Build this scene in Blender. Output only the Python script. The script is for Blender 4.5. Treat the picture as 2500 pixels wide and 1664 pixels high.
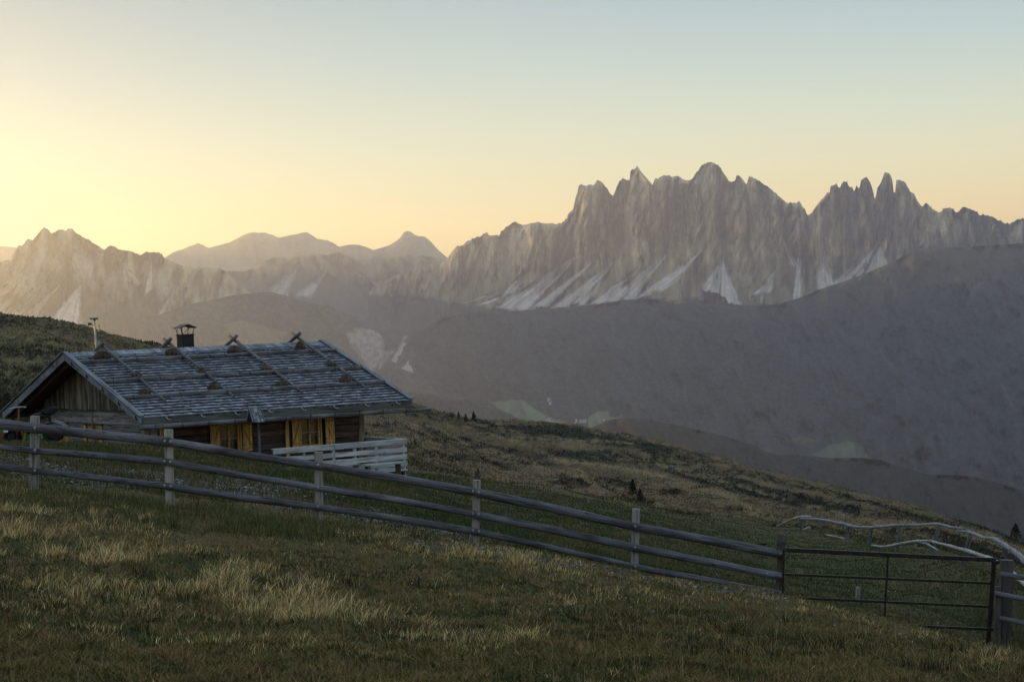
import bpy, math, random
import numpy as np
from mathutils import Vector, Matrix
random.seed(7); rng=np.random.default_rng(11)
for o in list(bpy.data.objects): bpy.data.objects.remove(o)
scene=bpy.context.scene; COL=scene.collection
# ------------------------------------------------------------------ camera
F=5000.;H0=784.;ROLL=math.radians(2.4);PITCH=math.atan((832-H0)/F)
cr,sr=math.cos(ROLL),math.sin(ROLL);cp,sp=math.cos(PITCH),math.sin(PITCH)
cam=bpy.data.cameras.new('camera'); cam.lens=72; cam.sensor_width=36; cam.clip_start=.2; cam.clip_end=200000
camo=bpy.data.objects.new('camera',cam); COL.objects.link(camo); scene.camera=camo
_R=Vector((1,0,0)); _U=Vector((0,sp,cp)); _F=Vector((0,cp,-sp))
_r=_R*cr-_U*sr; _u=_R*sr+_U*cr
camo.matrix_world=Matrix(((_r.x,_u.x,-_F.x,0),(_r.y,_u.y,-_F.y,0),(_r.z,_u.z,-_F.z,0),(0,0,0,1)))
# ------------------------------------------------------------------ light
SUN_AZ=-30.; SUN_EL=3.6
w=bpy.data.worlds.new('World'); scene.world=w; w.use_nodes=True
nt=w.node_tree; N=nt.nodes; L=nt.links; N.clear()
out=N.new('ShaderNodeOutputWorld'); bg=N.new('ShaderNodeBackground'); bg2=N.new('ShaderNodeBackground'); add=N.new('ShaderNodeAddShader')
sky=N.new('ShaderNodeTexSky'); sky.sky_type='NISHITA'; sky.sun_disc=False
sky.sun_elevation=math.radians(SUN_EL); sky.sun_rotation=math.radians(SUN_AZ); sky.altitude=2000
L.new(sky.outputs[0],bg.inputs[0]); bg.inputs[1].default_value=0.05
tc=N.new('ShaderNodeTexCoord'); sep=N.new('ShaderNodeSeparateXYZ'); L.new(tc.outputs['Generated'],sep.inputs[0])
ramp=N.new('ShaderNodeValToRGB'); L.new(sep.outputs[2],ramp.inputs[0])
def setramp(r,stops):
    cr_=r.color_ramp
    while len(cr_.elements)>2: cr_.elements.remove(cr_.elements[-1])
    for i,(p,c) in enumerate(stops):
        e_=cr_.elements[i] if i<2 else cr_.elements.new(p)
        e_.position=p; e_.color=(*c,1)
SKY=[(0.0,(.82,.46,.10)),(.035,(.78,.48,.13)),(.06,(.56,.44,.21)),(.09,(.41,.40,.28)),(.125,(.28,.32,.295)),(.165,(.185,.235,.265)),(.35,(.46,.55,.65)),(1.,(.52,.66,.84))]
setramp(ramp,SKY)
# dome dims away from the right, to offset the haze glow at left
dot=N.new('ShaderNodeVectorMath'); dot.operation='DOT_PRODUCT'; L.new(tc.outputs['Generated'],dot.inputs[0]); dot.inputs[1].default_value=(math.sin(math.radians(25)),math.cos(math.radians(25)),0)
mr=N.new('ShaderNodeMapRange'); L.new(dot.outputs['Value'],mr.inputs[0]); mr.inputs[1].default_value=.72; mr.inputs[2].default_value=1; mr.inputs[3].default_value=.48; mr.inputs[4].default_value=1.
L.new(ramp.outputs[0],bg2.inputs[0]); L.new(mr.outputs[0],bg2.inputs[1])
L.new(bg.outputs[0],add.inputs[0]); L.new(bg2.outputs[0],add.inputs[1]); L.new(add.outputs[0],out.inputs[0])
sun=bpy.data.lights.new('sun','SUN'); sun.energy=2.4; sun.angle=math.radians(.6); sun.color=(1,.60,.17)
suno=bpy.data.objects.new('sun',sun); COL.objects.link(suno)
_sd=Vector((math.sin(math.radians(SUN_AZ))*math.cos(math.radians(SUN_EL)),math.cos(math.radians(SUN_AZ))*math.cos(math.radians(SUN_EL)),math.sin(math.radians(SUN_EL))))
suno.rotation_euler=_sd.to_track_quat('Z','Y').to_euler(); suno.location=(0,0,50)
scene.view_settings.view_transform='Standard'; scene.view_settings.look='None'; scene.view_settings.exposure=0.6; scene.view_settings.gamma=1; scene.view_settings.use_curve_mapping=False
scene.cycles.volume_bounces=1; scene.cycles.max_bounces=6; scene.cycles.diffuse_bounces=3; scene.cycles.transparent_max_bounces=12
HAZE_D=3.1e-5; HAZE_G=.75
# ------------------------------------------------------------------ helpers
def ray(px,py):
    a_=px-1250;b_=py-832
    a=a_*cr-b_*sr; b=a_*sr+b_*cr
    return np.array([a,F*cp-b*sp,-F*sp-b*cp])
def P(px,py,Y):
    r=ray(px,py); return r*(Y/r[1])
def Parr(px,py,Y):
    a_=px-1250;b_=py-832
    a=a_*cr-b_*sr; b=a_*sr+b_*cr
    ry=F*cp-b*sp; k=Y/ry
    return a*k,Y+0*k,(-F*sp-b*cp)*k
def projarr(x,y,z):
    c=y*cp-z*sp;u=y*sp+z*cp
    a=F*x/c;b=-F*u/c
    return 1250+a*cr+b*sr, 832-a*sr+b*cr
def hsh(ix,iy,s):
    h=(ix.astype(np.int64)*374761393+iy.astype(np.int64)*668265263+s*1442695041)&0x7fffffff
    h=((h^(h>>13))*1274126177)&0x7fffffff
    return ((h^(h>>16))&0xffffff)/float(0xffffff)
def vnoise(x,y,s=0):
    ix=np.floor(x);iy=np.floor(y);fx=x-ix;fy=y-iy
    fx=fx*fx*(3-2*fx);fy=fy*fy*(3-2*fy)
    a=hsh(ix,iy,s);b=hsh(ix+1,iy,s);c=hsh(ix,iy+1,s);d=hsh(ix+1,iy+1,s)
    return (a*(1-fx)+b*fx)*(1-fy)+(c*(1-fx)+d*fx)*fy
def fbm(x,y,o=4,s=0,g=.5):
    t=0;a=1;n=0
    for i in range(o):
        t=t+a*vnoise(x,y,s+i*17);n+=a;a*=g;x=x*2.03+3.1;y=y*2.03+7.7
    return t/n
def ridged(x,y,o=4,s=0):
    t=0;a=1;n=0
    for i in range(o):
        t=t+a*(1-np.abs(2*vnoise(x,y,s+i*13)-1));n+=a;a*=.5;x=x*2.03;y=y*2.03+5
    return t/n
def lnoise(x,y,s=0):
    ix=np.floor(x);iy=np.floor(y);fx=x-ix;fy=y-iy
    a=hsh(ix,iy,s);b=hsh(ix+1,iy,s);c=hsh(ix,iy+1,s);d=hsh(ix+1,iy+1,s)
    return np.where(fx+fy<1,a+(b-a)*fx+(c-a)*fy,d+(c-d)*(1-fx)+(b-d)*(1-fy))
def sstep(a,b,x):
    t=np.clip((x-a)/(b-a),0,1); return t*t*(3-2*t)
def link(o,parent=None):
    COL.objects.link(o)
    if parent is not None: o.parent=parent
    return o
def tag(o,label=None,cat=None,group=None,kind=None):
    if label:o['label']=label
    if cat:o['category']=cat
    if group:o['group']=group
    if kind:o['kind']=kind
    return o
def empty(name,loc=(0,0,0),rz=0,parent=None):
    o=bpy.data.objects.new(name,None); o.location=loc; o.rotation_euler=(0,0,rz); o.empty_display_size=.3
    return link(o,parent)
def mesh_np(name,V,Fc,mat=None,col=None,smooth=False,parent=None):
    me=bpy.data.meshes.new(name); V=np.asarray(V,np.float32); Fc=np.asarray(Fc,np.int32)
    k=Fc.shape[1]; me.vertices.add(len(V)); me.vertices.foreach_set('co',V.ravel())
    me.loops.add(Fc.size); me.loops.foreach_set('vertex_index',Fc.ravel())
    me.polygons.add(len(Fc)); me.polygons.foreach_set('loop_start',np.arange(0,Fc.size,k,dtype=np.int32))
    try: me.polygons.foreach_set('loop_total',np.full(len(Fc),k,np.int32))
    except Exception: pass
    if smooth: me.polygons.foreach_set('use_smooth',np.ones(len(Fc),bool))
    me.update(calc_edges=True)
    if col is not None:
        at=me.color_attributes.new('Col','FLOAT_COLOR','POINT')
        c=np.ones((len(V),4),np.float32); c[:,:3]=col; at.data.foreach_set('color',c.ravel())
    if mat: me.materials.append(mat)
    return link(bpy.data.objects.new(name,me),parent)
def gridfaces(nu,nv):
    i=np.arange(nu-1)[:,None]*nv+np.arange(nv-1)[None,:]
    return np.stack([i,i+nv,i+nv+1,i+1],-1).reshape(-1,4)
class MB:
    def __init__(s): s.v=[];s.f=[]
    def add(s,v,f):
        b=len(s.v); s.v+= [tuple(p) for p in v]; s.f+=[tuple(i+b for i in q) for q in f]; return s
    def box(s,c,d,rot=None):
        x,y,z=d[0]/2,d[1]/2,d[2]/2
        v=[Vector(p) for p in ((-x,-y,-z),(x,-y,-z),(x,y,-z),(-x,y,-z),(-x,-y,z),(x,-y,z),(x,y,z),(-x,y,z))]
        if rot: v=[rot@p for p in v]
        v=[p+Vector(c) for p in v]
        return s.add(v,[(0,3,2,1),(4,5,6,7),(0,1,5,4),(1,2,6,5),(2,3,7,6),(3,0,4,7)])
    def tube(s,pts,rad,n=8,jit=0,seed=0):
        rr=random.Random(seed); pts=[Vector(p) for p in pts]; rings=[]
        for i,p in enumerate(pts):
            d=(pts[min(i+1,len(pts)-1)]-pts[max(i-1,0)]).normalized()
            a=d.cross(Vector((0,0,1)) if abs(d.z)<.9 else Vector((0,1,0))).normalized(); b=d.cross(a)
            r=rad[i] if hasattr(rad,'__len__') else rad
            rings.append([p+(a*math.cos(t)+b*math.sin(t))*r*(1+jit*(rr.random()-.5)) for t in [2*math.pi*k/n for k in range(n)]])
        v=[q for r_ in rings for q in r_]; f=[]
        for i in range(len(pts)-1):
            for k in range(n): f.append((i*n+k,i*n+(k+1)%n,(i+1)*n+(k+1)%n,(i+1)*n+k))
        f.append(tuple(range(n))[::-1]); f.append(tuple((len(pts)-1)*n+k for k in range(n)))
        return s.add(v,f)
    def build(s,name,mat,parent=None,smooth=False):
        me=bpy.data.meshes.new(name); me.from_pydata(s.v,[],s.f)
        if mat: me.materials.append(mat)
        if smooth:
            me.polygons.foreach_set('use_smooth',[len(p.vertices)<=4 for p in me.polygons])
        me.update(); return link(bpy.data.objects.new(name,me),parent)
def frame(p0,p1,up=(0,0,1)):
    p0=Vector(p0);p1=Vector(p1); x=(p1-p0); l=x.length; x.normalize(); up=Vector(up)
    y=up.cross(x)
    if y.length<1e-4: y=Vector((0,1,0))
    y.normalize(); z=x.cross(y)
    m=Matrix(((x.x,y.x,z.x,p0.x),(x.y,y.y,z.y,p0.y),(x.z,y.z,z.z,p0.z),(0,0,0,1)))
    return m,l
def beam(name,p0,p1,wd,ht,mat,parent=None,up=(0,0,1),bev=.0,warp=0.):
    """a board or squared timber: own frame with local x along the grain"""
    m,l=frame(p0,p1,up); n=max(1,int(l/.5)) if warp else 1
    v=[];f=[]; c=min(wd,ht)*.12 if bev==0 else bev
    prof=[(-wd/2+c,-ht/2),(wd/2-c,-ht/2),(wd/2,-ht/2+c),(wd/2,ht/2-c),(wd/2-c,ht/2),(-wd/2+c,ht/2),(-wd/2,ht/2-c),(-wd/2,-ht/2+c)]
    for i in range(n+1):
        dy=(random.random()-.5)*warp; dz=(random.random()-.5)*warp
        for (a,b) in prof: v.append((l*i/n,a+dy,b+dz))
    for i in range(n):
        for k in range(8): f.append((i*8+k,i*8+(k+1)%8,(i+1)*8+(k+1)%8,(i+1)*8+k))
    f.append(tuple(range(8))[::-1]); f.append(tuple(n*8+k for k in range(8)))
    me=bpy.data.meshes.new(name); me.from_pydata(v,[],f); me.materials.append(mat)
    o=bpy.data.objects.new(name,me); link(o,parent); o.matrix_local=m; return o
def pole(name,pts,rad,mat,parent=None,n=12,jit=.06,seed=0,sub=10):
    """a debarked round pole: own frame, local x along it, slight bends, knots and taper"""
    rr=random.Random(seed); pts=[Vector(p) for p in pts]; m,l=frame(pts[0],pts[-1]); mi=m.inverted()
    lp=[mi@p for p in pts]
    xs=[p.x for p in lp]; K=max(2,sub); v=[];f=[]
    rad=rad if hasattr(rad,'__len__') else [rad]*len(pts)
    ph=[rr.random()*6.3 for _ in range(4)]
    for i in range(K+1):
        t=l*i/K; yy=np.interp(t,xs,[p.y for p in lp]); zz=np.interp(t,xs,[p.z for p in lp]); r=np.interp(t,xs,rad)
        r*=1+jit*.7*math.sin(t*2.1+ph[0])+jit*.5*math.sin(t*5.3+ph[1])
        kn=rr.random()<.25; ka=rr.random()*6.28
        for k in range(n):
            a=2*math.pi*k/n; q=r*(1+jit*.5*math.sin(3*a+t*.8+ph[2])+jit*(rr.random()-.5)*.6+(.14*max(0,math.cos(a-ka))**8 if kn else 0))
            v.append((t,yy+q*math.cos(a)+r*.2*math.sin(t*1.3+ph[3])*.4,zz+q*math.sin(a)))
    for i in range(K):
        for k in range(n): f.append((i*n+k,i*n+(k+1)%n,(i+1)*n+(k+1)%n,(i+1)*n+k))
    f.append(tuple(range(n))[::-1]); f.append(tuple(K*n+k for k in range(n)))
    me=bpy.data.meshes.new(name); me.from_pydata(v,[],f); me.materials.append(mat)
    me.polygons.foreach_set('use_smooth',[len(p.vertices)==4 for p in me.polygons]); me.update()
    o=bpy.data.objects.new(name,me); link(o,parent); o.matrix_local=m; return o
def rock(name,c,d,mat,parent=None,seed=0,rz=0.,sub=2):
    import bmesh
    bm=bmesh.new(); bmesh.ops.create_icosphere(bm,subdivisions=sub,radius=1)
    rr=random.Random(seed); pl=[(Vector((rr.gauss(0,1),rr.gauss(0,1),rr.gauss(0,1))).normalized(),.55+.35*rr.random()) for _ in range(9)]
    for v in bm.verts:
        p=v.co.copy()
        for n_,h in pl:
            k=p.dot(n_)
            if k>h: p-=n_*(k-h)
        p*=1+.08*(rr.random()-.5); v.co=Vector((p.x*d[0]/2,p.y*d[1]/2,p.z*d[2]/2))*1.15
    me=bpy.data.meshes.new(name); bm.to_mesh(me); bm.free(); me.materials.append(mat)
    o=bpy.data.objects.new(name,me); link(o,parent); o.location=c; o.rotation_euler=(0,0,rz); return o
# ------------------------------------------------------------------ materials
def newmat(name):
    m=bpy.data.materials.new(name); m.use_nodes=True; n=m.node_tree; n.nodes.clear()
    o=n.nodes.new('ShaderNodeOutputMaterial'); b=n.nodes.new('ShaderNodeBsdfPrincipled'); n.links.new(b.outputs[0],o.inputs[0])
    b.inputs['Specular IOR Level'].default_value=.25
    return m,n,b
def wood(name,c1,c2,rough=.75,sc=1.,rnd=.35,dark=(.01,.009,.008),spec=.25,knots=True,bump=.5):
    """weathered wood, grain along the object's own x axis"""
    m,n,b=newmat(name); nn=n.nodes; ll=n.links; b.inputs['Roughness'].default_value=rough; b.inputs['Specular IOR Level'].default_value=spec
    t=nn.new('ShaderNodeTexCoord'); oi=nn.new('ShaderNodeObjectInfo')
    va=nn.new('ShaderNodeVectorMath'); va.operation='ADD'; cm=nn.new('ShaderNodeCombineXYZ'); mm=nn.new('ShaderNodeMath'); mm.operation='MULTIPLY'; mm.inputs[1].default_value=37
    ll.new(oi.outputs['Random'],mm.inputs[0]); ll.new(mm.outputs[0],cm.inputs[0]); ll.new(mm.outputs[0],cm.inputs[1]); ll.new(t.outputs['Object'],va.inputs[0]); ll.new(cm.outputs[0],va.inputs[1])
    mp=nn.new('ShaderNodeMapping'); mp.inputs['Scale'].default_value=(1.6*sc,28*sc,28*sc); ll.new(va.outputs[0],mp.inputs[0])
    n1=nn.new('ShaderNodeTexNoise'); n1.inputs['Scale'].default_value=1; n1.inputs['Detail'].default_value=6; n1.inputs['Roughness'].default_value=.65; ll.new(mp.outputs[0],n1.inputs[0])
    mp2=nn.new('ShaderNodeMapping'); mp2.inputs['Scale'].default_value=(1.2*sc,4*sc,4*sc); ll.new(va.outputs[0],mp2.inputs[0])
    n2=nn.new('ShaderNodeTexNoise'); n2.inputs['Scale'].default_value=1; n2.inputs['Detail'].default_value=4; ll.new(mp2.outputs[0],n2.inputs[0])
    r=nn.new('ShaderNodeValToRGB'); setramp(r,[(.3,c1),(.7,c2)]); ll.new(n2.outputs[0],r.inputs[0])
    r2=nn.new('ShaderNodeValToRGB'); setramp(r2,[(.32,(1,1,1)),(.5,(0.12,)*3)]); ll.new(n1.outputs[0],r2.inputs[0])
    mx=nn.new('ShaderNodeMix'); mx.data_type='RGBA'; ll.new(r2.outputs[0],mx.inputs[0]); ll.new(r.outputs[0],mx.inputs[6]); mx.inputs[7].default_value=(*dark,1)
    last=mx.outputs[2]
    if knots:
        mp3=nn.new('ShaderNodeMapping'); mp3.inputs['Scale'].default_value=(2.2*sc,5*sc,5*sc); ll.new(va.outputs[0],mp3.inputs[0])
        vo=nn.new('ShaderNodeTexVoronoi'); vo.inputs['Scale'].default_value=1; ll.new(mp3.outputs[0],vo.inputs[0])
        r3=nn.new('ShaderNodeValToRGB'); setramp(r3,[(.06,(.8,.8,.8)),(.13,(0,0,0))]); ll.new(vo.outputs['Distance'],r3.inputs[0])
        m3=nn.new('ShaderNodeMix'); m3.data_type='RGBA'; ll.new(r3.outputs[0],m3.inputs[0]); ll.new(last,m3.inputs[6]); m3.inputs[7].default_value=(*dark,1); last=m3.outputs[2]
    hs=nn.new('ShaderNodeHueSaturation'); mr_=nn.new('ShaderNodeMapRange'); mr_.inputs[3].default_value=1-rnd; mr_.inputs[4].default_value=1+rnd
    ll.new(oi.outputs['Random'],mr_.inputs[0]); ll.new(mr_.outputs[0],hs.inputs['Value']); ll.new(last,hs.inputs['Color']); ll.new(hs.outputs[0],b.inputs['Base Color'])
    bp=nn.new('ShaderNodeBump'); bp.inputs['Strength'].default_value=bump; bp.inputs['Distance'].default_value=.012; ll.new(n1.outputs[0],bp.inputs['Height']); ll.new(bp.outputs[0],b.inputs['Normal'])
    return m
def plain(name,c,rough=.6,metal=0.,var=.25,scale=8.,spec=.3):
    m,n,b=newmat(name); nn=n.nodes; ll=n.links; b.inputs['Roughness'].default_value=rough; b.inputs['Metallic'].default_value=metal; b.inputs['Specular IOR Level'].default_value=spec
    t=nn.new('ShaderNodeTexCoord'); n1=nn.new('ShaderNodeTexNoise'); n1.inputs['Scale'].default_value=scale; n1.inputs['Detail'].default_value=5; ll.new(t.outputs['Object'],n1.inputs[0])
    r=nn.new('ShaderNodeValToRGB'); setramp(r,[(.3,tuple(x*(1-var) for x in c)),(.7,tuple(min(1,x*(1+var)) for x in c))]); ll.new(n1.outputs[0],r.inputs[0]); ll.new(r.outputs[0],b.inputs['Base Color'])
    return m
def colmat(name,rough=.9,nscale=1.,namp=.3,bump=0.,bscale=5.,bdist=.05,spec=.1,stretch=(1,1,1)):
    """albedo from the mesh's own colour attribute, broken up by fine procedural noise"""
    m,n,b=newmat(name); nn=n.nodes; ll=n.links; b.inputs['Roughness'].default_value=rough; b.inputs['Specular IOR Level'].default_value=spec
    a=nn.new('ShaderNodeVertexColor'); a.layer_name='Col'
    t=nn.new('ShaderNodeTexCoord'); mp=nn.new('ShaderNodeMapping'); mp.inputs['Scale'].default_value=stretch; ll.new(t.outputs['Object'],mp.inputs[0])
    n1=nn.new('ShaderNodeTexNoise'); n1.inputs['Scale'].default_value=nscale; n1.inputs['Detail'].default_value=7; n1.inputs['Roughness'].default_value=.65; ll.new(mp.outputs[0],n1.inputs[0])
    mr_=nn.new('ShaderNodeMapRange'); mr_.inputs[1].default_value=.3; mr_.inputs[2].default_value=.7; mr_.inputs[3].default_value=1-namp; mr_.inputs[4].default_value=1+namp; ll.new(n1.outputs[0],mr_.inputs[0])
    hs=nn.new('ShaderNodeHueSaturation'); ll.new(a.outputs[0],hs.inputs['Color']); ll.new(mr_.outputs[0],hs.inputs['Value']); ll.new(hs.outputs[0],b.inputs['Base Color'])
    if bump:
        n2=nn.new('ShaderNodeTexNoise'); n2.inputs['Scale'].default_value=bscale; n2.inputs['Detail'].default_value=6; ll.new(mp.outputs[0],n2.inputs[0])
        bp=nn.new('ShaderNodeBump'); bp.inputs['Strength'].default_value=bump; bp.inputs['Distance'].default_value=bdist; ll.new(n2.outputs[0],bp.inputs['Height']); ll.new(bp.outputs[0],b.inputs['Normal'])
    return m
M_rail=wood('rail_wood',(.06,.057,.068),(.25,.245,.27),sc=1.25,rnd=.15,dark=(.018,.016,.016),bump=1.)
M_post=wood('post_wood',(.23,.215,.19),(.45,.42,.37),sc=.9,rnd=.2)
M_gpost=wood('gatepost_wood',(.08,.07,.06),(.15,.13,.115),sc=.9,rnd=.2)
M_shing=wood('shingle_wood',(.195,.208,.232),(.365,.39,.435),sc=1.5,rnd=.45,knots=False)
M_buttshade=plain('butt_shade',(.025,.024,.024),.9)  # end-grain butts near black, painting the shadow gaps between shingle courses
M_rpole=wood('roof_pole_wood',(.10,.10,.105),(.27,.27,.275),rnd=.15)
M_barge=wood('barge_wood',(.18,.195,.22),(.32,.34,.375),rnd=.12,sc=.7)
M_fascia=wood('fascia_wood',(.10,.105,.10),(.18,.18,.165),rnd=.12,sc=.7)
M_dark=wood('dark_log',(.07,.05,.035),(.20,.15,.11),rnd=.35,sc=.8,dark=(.006,.005,.004))
M_plank=wood('gable_plank',(.22,.19,.18),(.42,.38,.36),rnd=.3,sc=.7)
M_board=wood('gable_board',(.10,.09,.075),(.32,.27,.19),rnd=.55,sc=.9,dark=(.008,.007,.006))
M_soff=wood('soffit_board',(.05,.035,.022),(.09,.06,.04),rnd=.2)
M_orange=wood('larch_wood',(.58,.32,.09),(.88,.54,.19),rnd=.15,sc=.7,dark=(.13,.05,.012))
M_beam=wood('larch_beam',(.22,.09,.03),(.34,.15,.06),rnd=.1,sc=.7,dark=(.06,.02,.01))
M_deck=wood('deck_board',(.42,.44,.44),(.66,.67,.66),rnd=.15,sc=.7,dark=(.08,.08,.08))
M_birch=wood('peeled_pole',(.40,.40,.40),(.66,.65,.62),rnd=.1,sc=1.4,dark=(.05,.05,.05),bump=.9)
M_birch2=wood('bark_pole',(.16,.165,.17),(.50,.51,.52),rnd=.1,sc=4.5,dark=(.03,.03,.035),bump=1.)
M_lpost=wood('crooked_log',(.25,.20,.13),(.45,.36,.24),rnd=.1)
M_metal=plain('rusty_steel',(.035,.026,.022),.55,.4,.4,12)
M_black=plain('black_sheet_metal',(.018,.018,.02),.5,.2,.2)
M_grey=plain('galvanised_steel',(.32,.34,.35),.45,.6,.15)
M_stone=plain('roof_stone',(.07,.052,.036),.95,0,.6,9)
M_white=plain('white_plastic',(.6,.6,.6),.5)
M_boulder=plain('boulder_stone',(.16,.16,.145),.95,0,.5,3)
M_bolt=plain('bolt_steel',(.5,.5,.52),.35,.8,.1)
M_tyre=plain('tyre_rubber',(.012,.012,.013),.8,0,.2)
M_red=plain('red_plastic',(.55,.05,.015),.35)
M_green=plain('green_plastic',(.10,.42,.06),.4,0,.5,14)
M_curt=plain('curtain_cloth',(.20,.15,.09),.9,0,.4,20)
M_trunk=plain('bark',(.05,.035,.025),.95)
mg,ng,bgl=newmat('window_glass'); bgl.inputs['Base Color'].default_value=(.9,.9,.9,1); bgl.inputs['Roughness'].default_value=.03; bgl.inputs['Transmission Weight'].default_value=1.; bgl.inputs['IOR'].default_value=1.25; M_glass=mg
# ------------------------------------------------------------------ near terrain
def row(pts): return pts
# rows of survey points (pixel column, pixel row, distance) from near to far
BIRCH=[(1898,1284,80),(1957,1293,75),(2004,1303,70),(2066,1315,64),(2122,1328,58),(2187,1343,53),(2270,1356,48),(2345,1380,43),(2448,1412,37),(2560,1450,32),(2800,1520,30)]
FB=[(-400,1150,28),(85,1200,27.6),(412,1243,27.1),(776,1276,27.6),(1160,1325,28.3),(1548,1392,28.7),(1900,1450,29.0)]
rows=[
 [(-900,1664,11.5),(0,1664,11.5),(1250,1664,12.),(2500,1664,12.5),(3400,1700,12.)],
 [(-900,1400,18),(0,1402,18),(600,1430,18.5),(1250,1480,18.5),(1908,1535,19),(2500,1612,19),(3400,1750,19)],
 [(-900,1140,25),(85,1232,24.6),(412,1272,24.4),(776,1305,24.6),(1160,1345,25.6),(1548,1410,26.2),(1900,1470,26.6),(2100,1506,26),(2300,1552,25.5),(2500,1604,25.),(3400,1800,24)],
 FB+[(2100,1505,29),(2300,1545,29.1),(2450,1585,29.2),(2700,1625,29),(3400,1780,28)],
 [(-900,1060,33),(0,1118,32),(85,1125,32),(420,1165,32),(600,1180,32),(776,1200,32.3),(1000,1245,32.6),(1160,1288,32.8),(1300,1325,33),(1548,1372,33),(1900,1430,33.4),(2100,1464,33.5),(2450,1510,33.5),(2700,1545,32),(3400,1700,31)],
 [(-900,1020,50),(-50,1062,50),(20,1082,50),(150,1084,50),(340,1090,50),(500,1104,50),(640,1122,50),(760,1145,50.5),(850,1166,52),(960,1178,54),(1160,1225,54),(1300,1240,54),(1548,1275,54),(1760,1310,54)]+[(a,b+20,c*.88) for a,b,c in BIRCH],
 [(-900,980,72),(-50,1050,70),(150,1100,62),(340,1145,62),(640,1165,62),(850,1170,62),(985,1162,66),(1130,1172,72),(1230,1183,76),(1310,1190,80),(1500,1226,82),(1700,1258,82)]+[(a,b+5,c) for a,b,c in BIRCH],
 [(-900,940,90),(0,1010,90),(390,1060,90),(700,1080,88),(985,1130,92),(1130,1170,96),(1230,1189,98),(1310,1195,100),(1500,1231,102),(1700,1264,102),(1900,1290,98),(2066,1320,84),(2187,1347,70),(2345,1382,58),(2448,1413,50),(2560,1450,44),(2800,1520,42)],
 [(-900,860,120),(0,875,120),(200,885,120),(390,930,125),(700,1010,130),(1000,1060,150),(1150,1100,165),(1300,1130,170),(1500,1170,165),(1700,1205,160),(1900,1245,150),(2100,1285,130),(2345,1345,100),(2500,1398,90),(2800,1500,80)],
 [(-4500,480,330),(-3000,450,320),(-2000,505,300),(-1200,640,240),(-600,735,180),(-200,768,155),(0,771,150),(60,772,150),(120,780,152),(200,795,155),(300,825,160),(390,850,168),(560,905,190),(700,940,205),(850,968,220),(1000,990,232),(1070,1005,238),(1100,1017,240),(1150,1028,245),(1200,1033,250),(1300,1035,258),(1400,1039,262),(1500,1062,262),(1600,1087,258),(1700,1112,250),(1800,1138,242),(1900,1167,232),(2000,1197,222),(2100,1217,212),(2200,1243,202),(2300,1273,190),(2420,1313,175),(2500,1350,165),(2800,1470,150)],  # unseen crest at far left raised to block low sun from the foreground
]
NU,NV=560,560
ug=np.concatenate([np.linspace(-1.6,-.30,50,endpoint=False),np.linspace(-.30,.30,NU-80),np.linspace(.30,1.0,31)[1:]])
NU=len(ug); vg=np.log(np.concatenate([np.linspace(2.,9.,14,endpoint=False),np.exp(np.linspace(math.log(9),math.log(290),NV-60)),np.exp(np.linspace(math.log(290),math.log(3500),47)[1:])])); NV=len(vg)
RY=[];RZ=[]
RY.append(np.full(NU,1.)); RZ.append(-1.5-.2*ug)
for k,r in enumerate(rows):
    r=[P(*q) for q in r]
    u=[q[0]/q[1] for q in r]; RY.append(np.interp(ug,u,[q[1] for q in r])); RZ.append(np.interp(ug,u,[q[2] for q in r]))
def smooth1(a,n):
    k=np.hanning(n+2)[1:-1];k/=k.sum(); return np.convolve(np.pad(a,n//2,mode='edge'),k,mode='valid')[:len(a)]
for i in range(1,len(RZ)): RZ[i]=smooth1(RZ[i],13); RY[i]=smooth1(RY[i],13)
leftk=sstep(-.30,-.45,ug)
g=RZ[-1].copy(); gy=RY[-1].copy()
for fY,dz in ((1.12,-4),(1.6,-45),(4,-230),(9,-620),(20,-1100)):
    RY.append(gy*fY); RZ.append(g+dz*(1-leftk)+leftk*(dz*.35))
RY=np.array(RY);RZ=np.array(RZ)
Yg=np.exp(vg); HZ=np.zeros((NU,NV))
for i in range(NU):
    x=RY[:,i];z=RZ[:,i]; h=np.diff(x);d=np.diff(z)/h; m_=np.zeros(len(x))
    for k in range(1,len(x)-1):
        if d[k-1]*d[k]>0: m_[k]=2*d[k-1]*d[k]/(d[k-1]+d[k])
        else: m_[k]=0
    m_[0]=d[0];m_[-1]=d[-1]
    j=np.clip(np.searchsorted(x,Yg)-1,0,len(x)-2); t=np.clip((Yg-x[j])/h[j],0,1)
    HZ[i]=(2*t**3-3*t**2+1)*z[j]+(t**3-2*t**2+t)*h[j]*m_[j]+(-2*t**3+3*t**2)*z[j+1]+(t**3-t**2)*h[j]*m_[j+1]
UU,VV=np.meshgrid(ug,Yg,indexing='ij'); XX=UU*VV; YY=VV
PXg,PYg=projarr(XX,YY,HZ)
def edist(px,py,pts):
    """signed vertical pixel offset below a polyline"""
    return py-np.interp(px,[p[0] for p in pts],[p[1] for p in pts])
far=sstep(60,110,YY)
ham=fbm(XX*1.6,YY*.9,4,3)-.5
HZ0=HZ.copy()
pathm=sstep(28.6,29.4,YY)*sstep(33.0,32.,YY)*sstep(1600,1300,PXg)
HZ+=ham*.20*(1-far)*(1-.8*pathm)*sstep(5,9,YY)
HZ+=(fbm(XX*4,YY*2.4,3,9)-.5)*.12*sstep(30,22,YY)
hut_xy=(XX+6.5)**2+(YY-66)**2
hutk=sstep(12**2,8**2,hut_xy)
HZ+=far*(((ridged(XX*.10+YY*.05,YY*.05-XX*.02,4,5)-.5)*.9+(fbm(XX*.45,YY*.22,4,8)-.5)*.9)*sstep(420,900,PXg)+(fbm(XX*.25,YY*.12,4,88)-.5)*.9+(fbm(XX*1.5,YY*.6,3,28)-.5)*.35)*sstep(900,400,YY)*(1-hutk)
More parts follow.
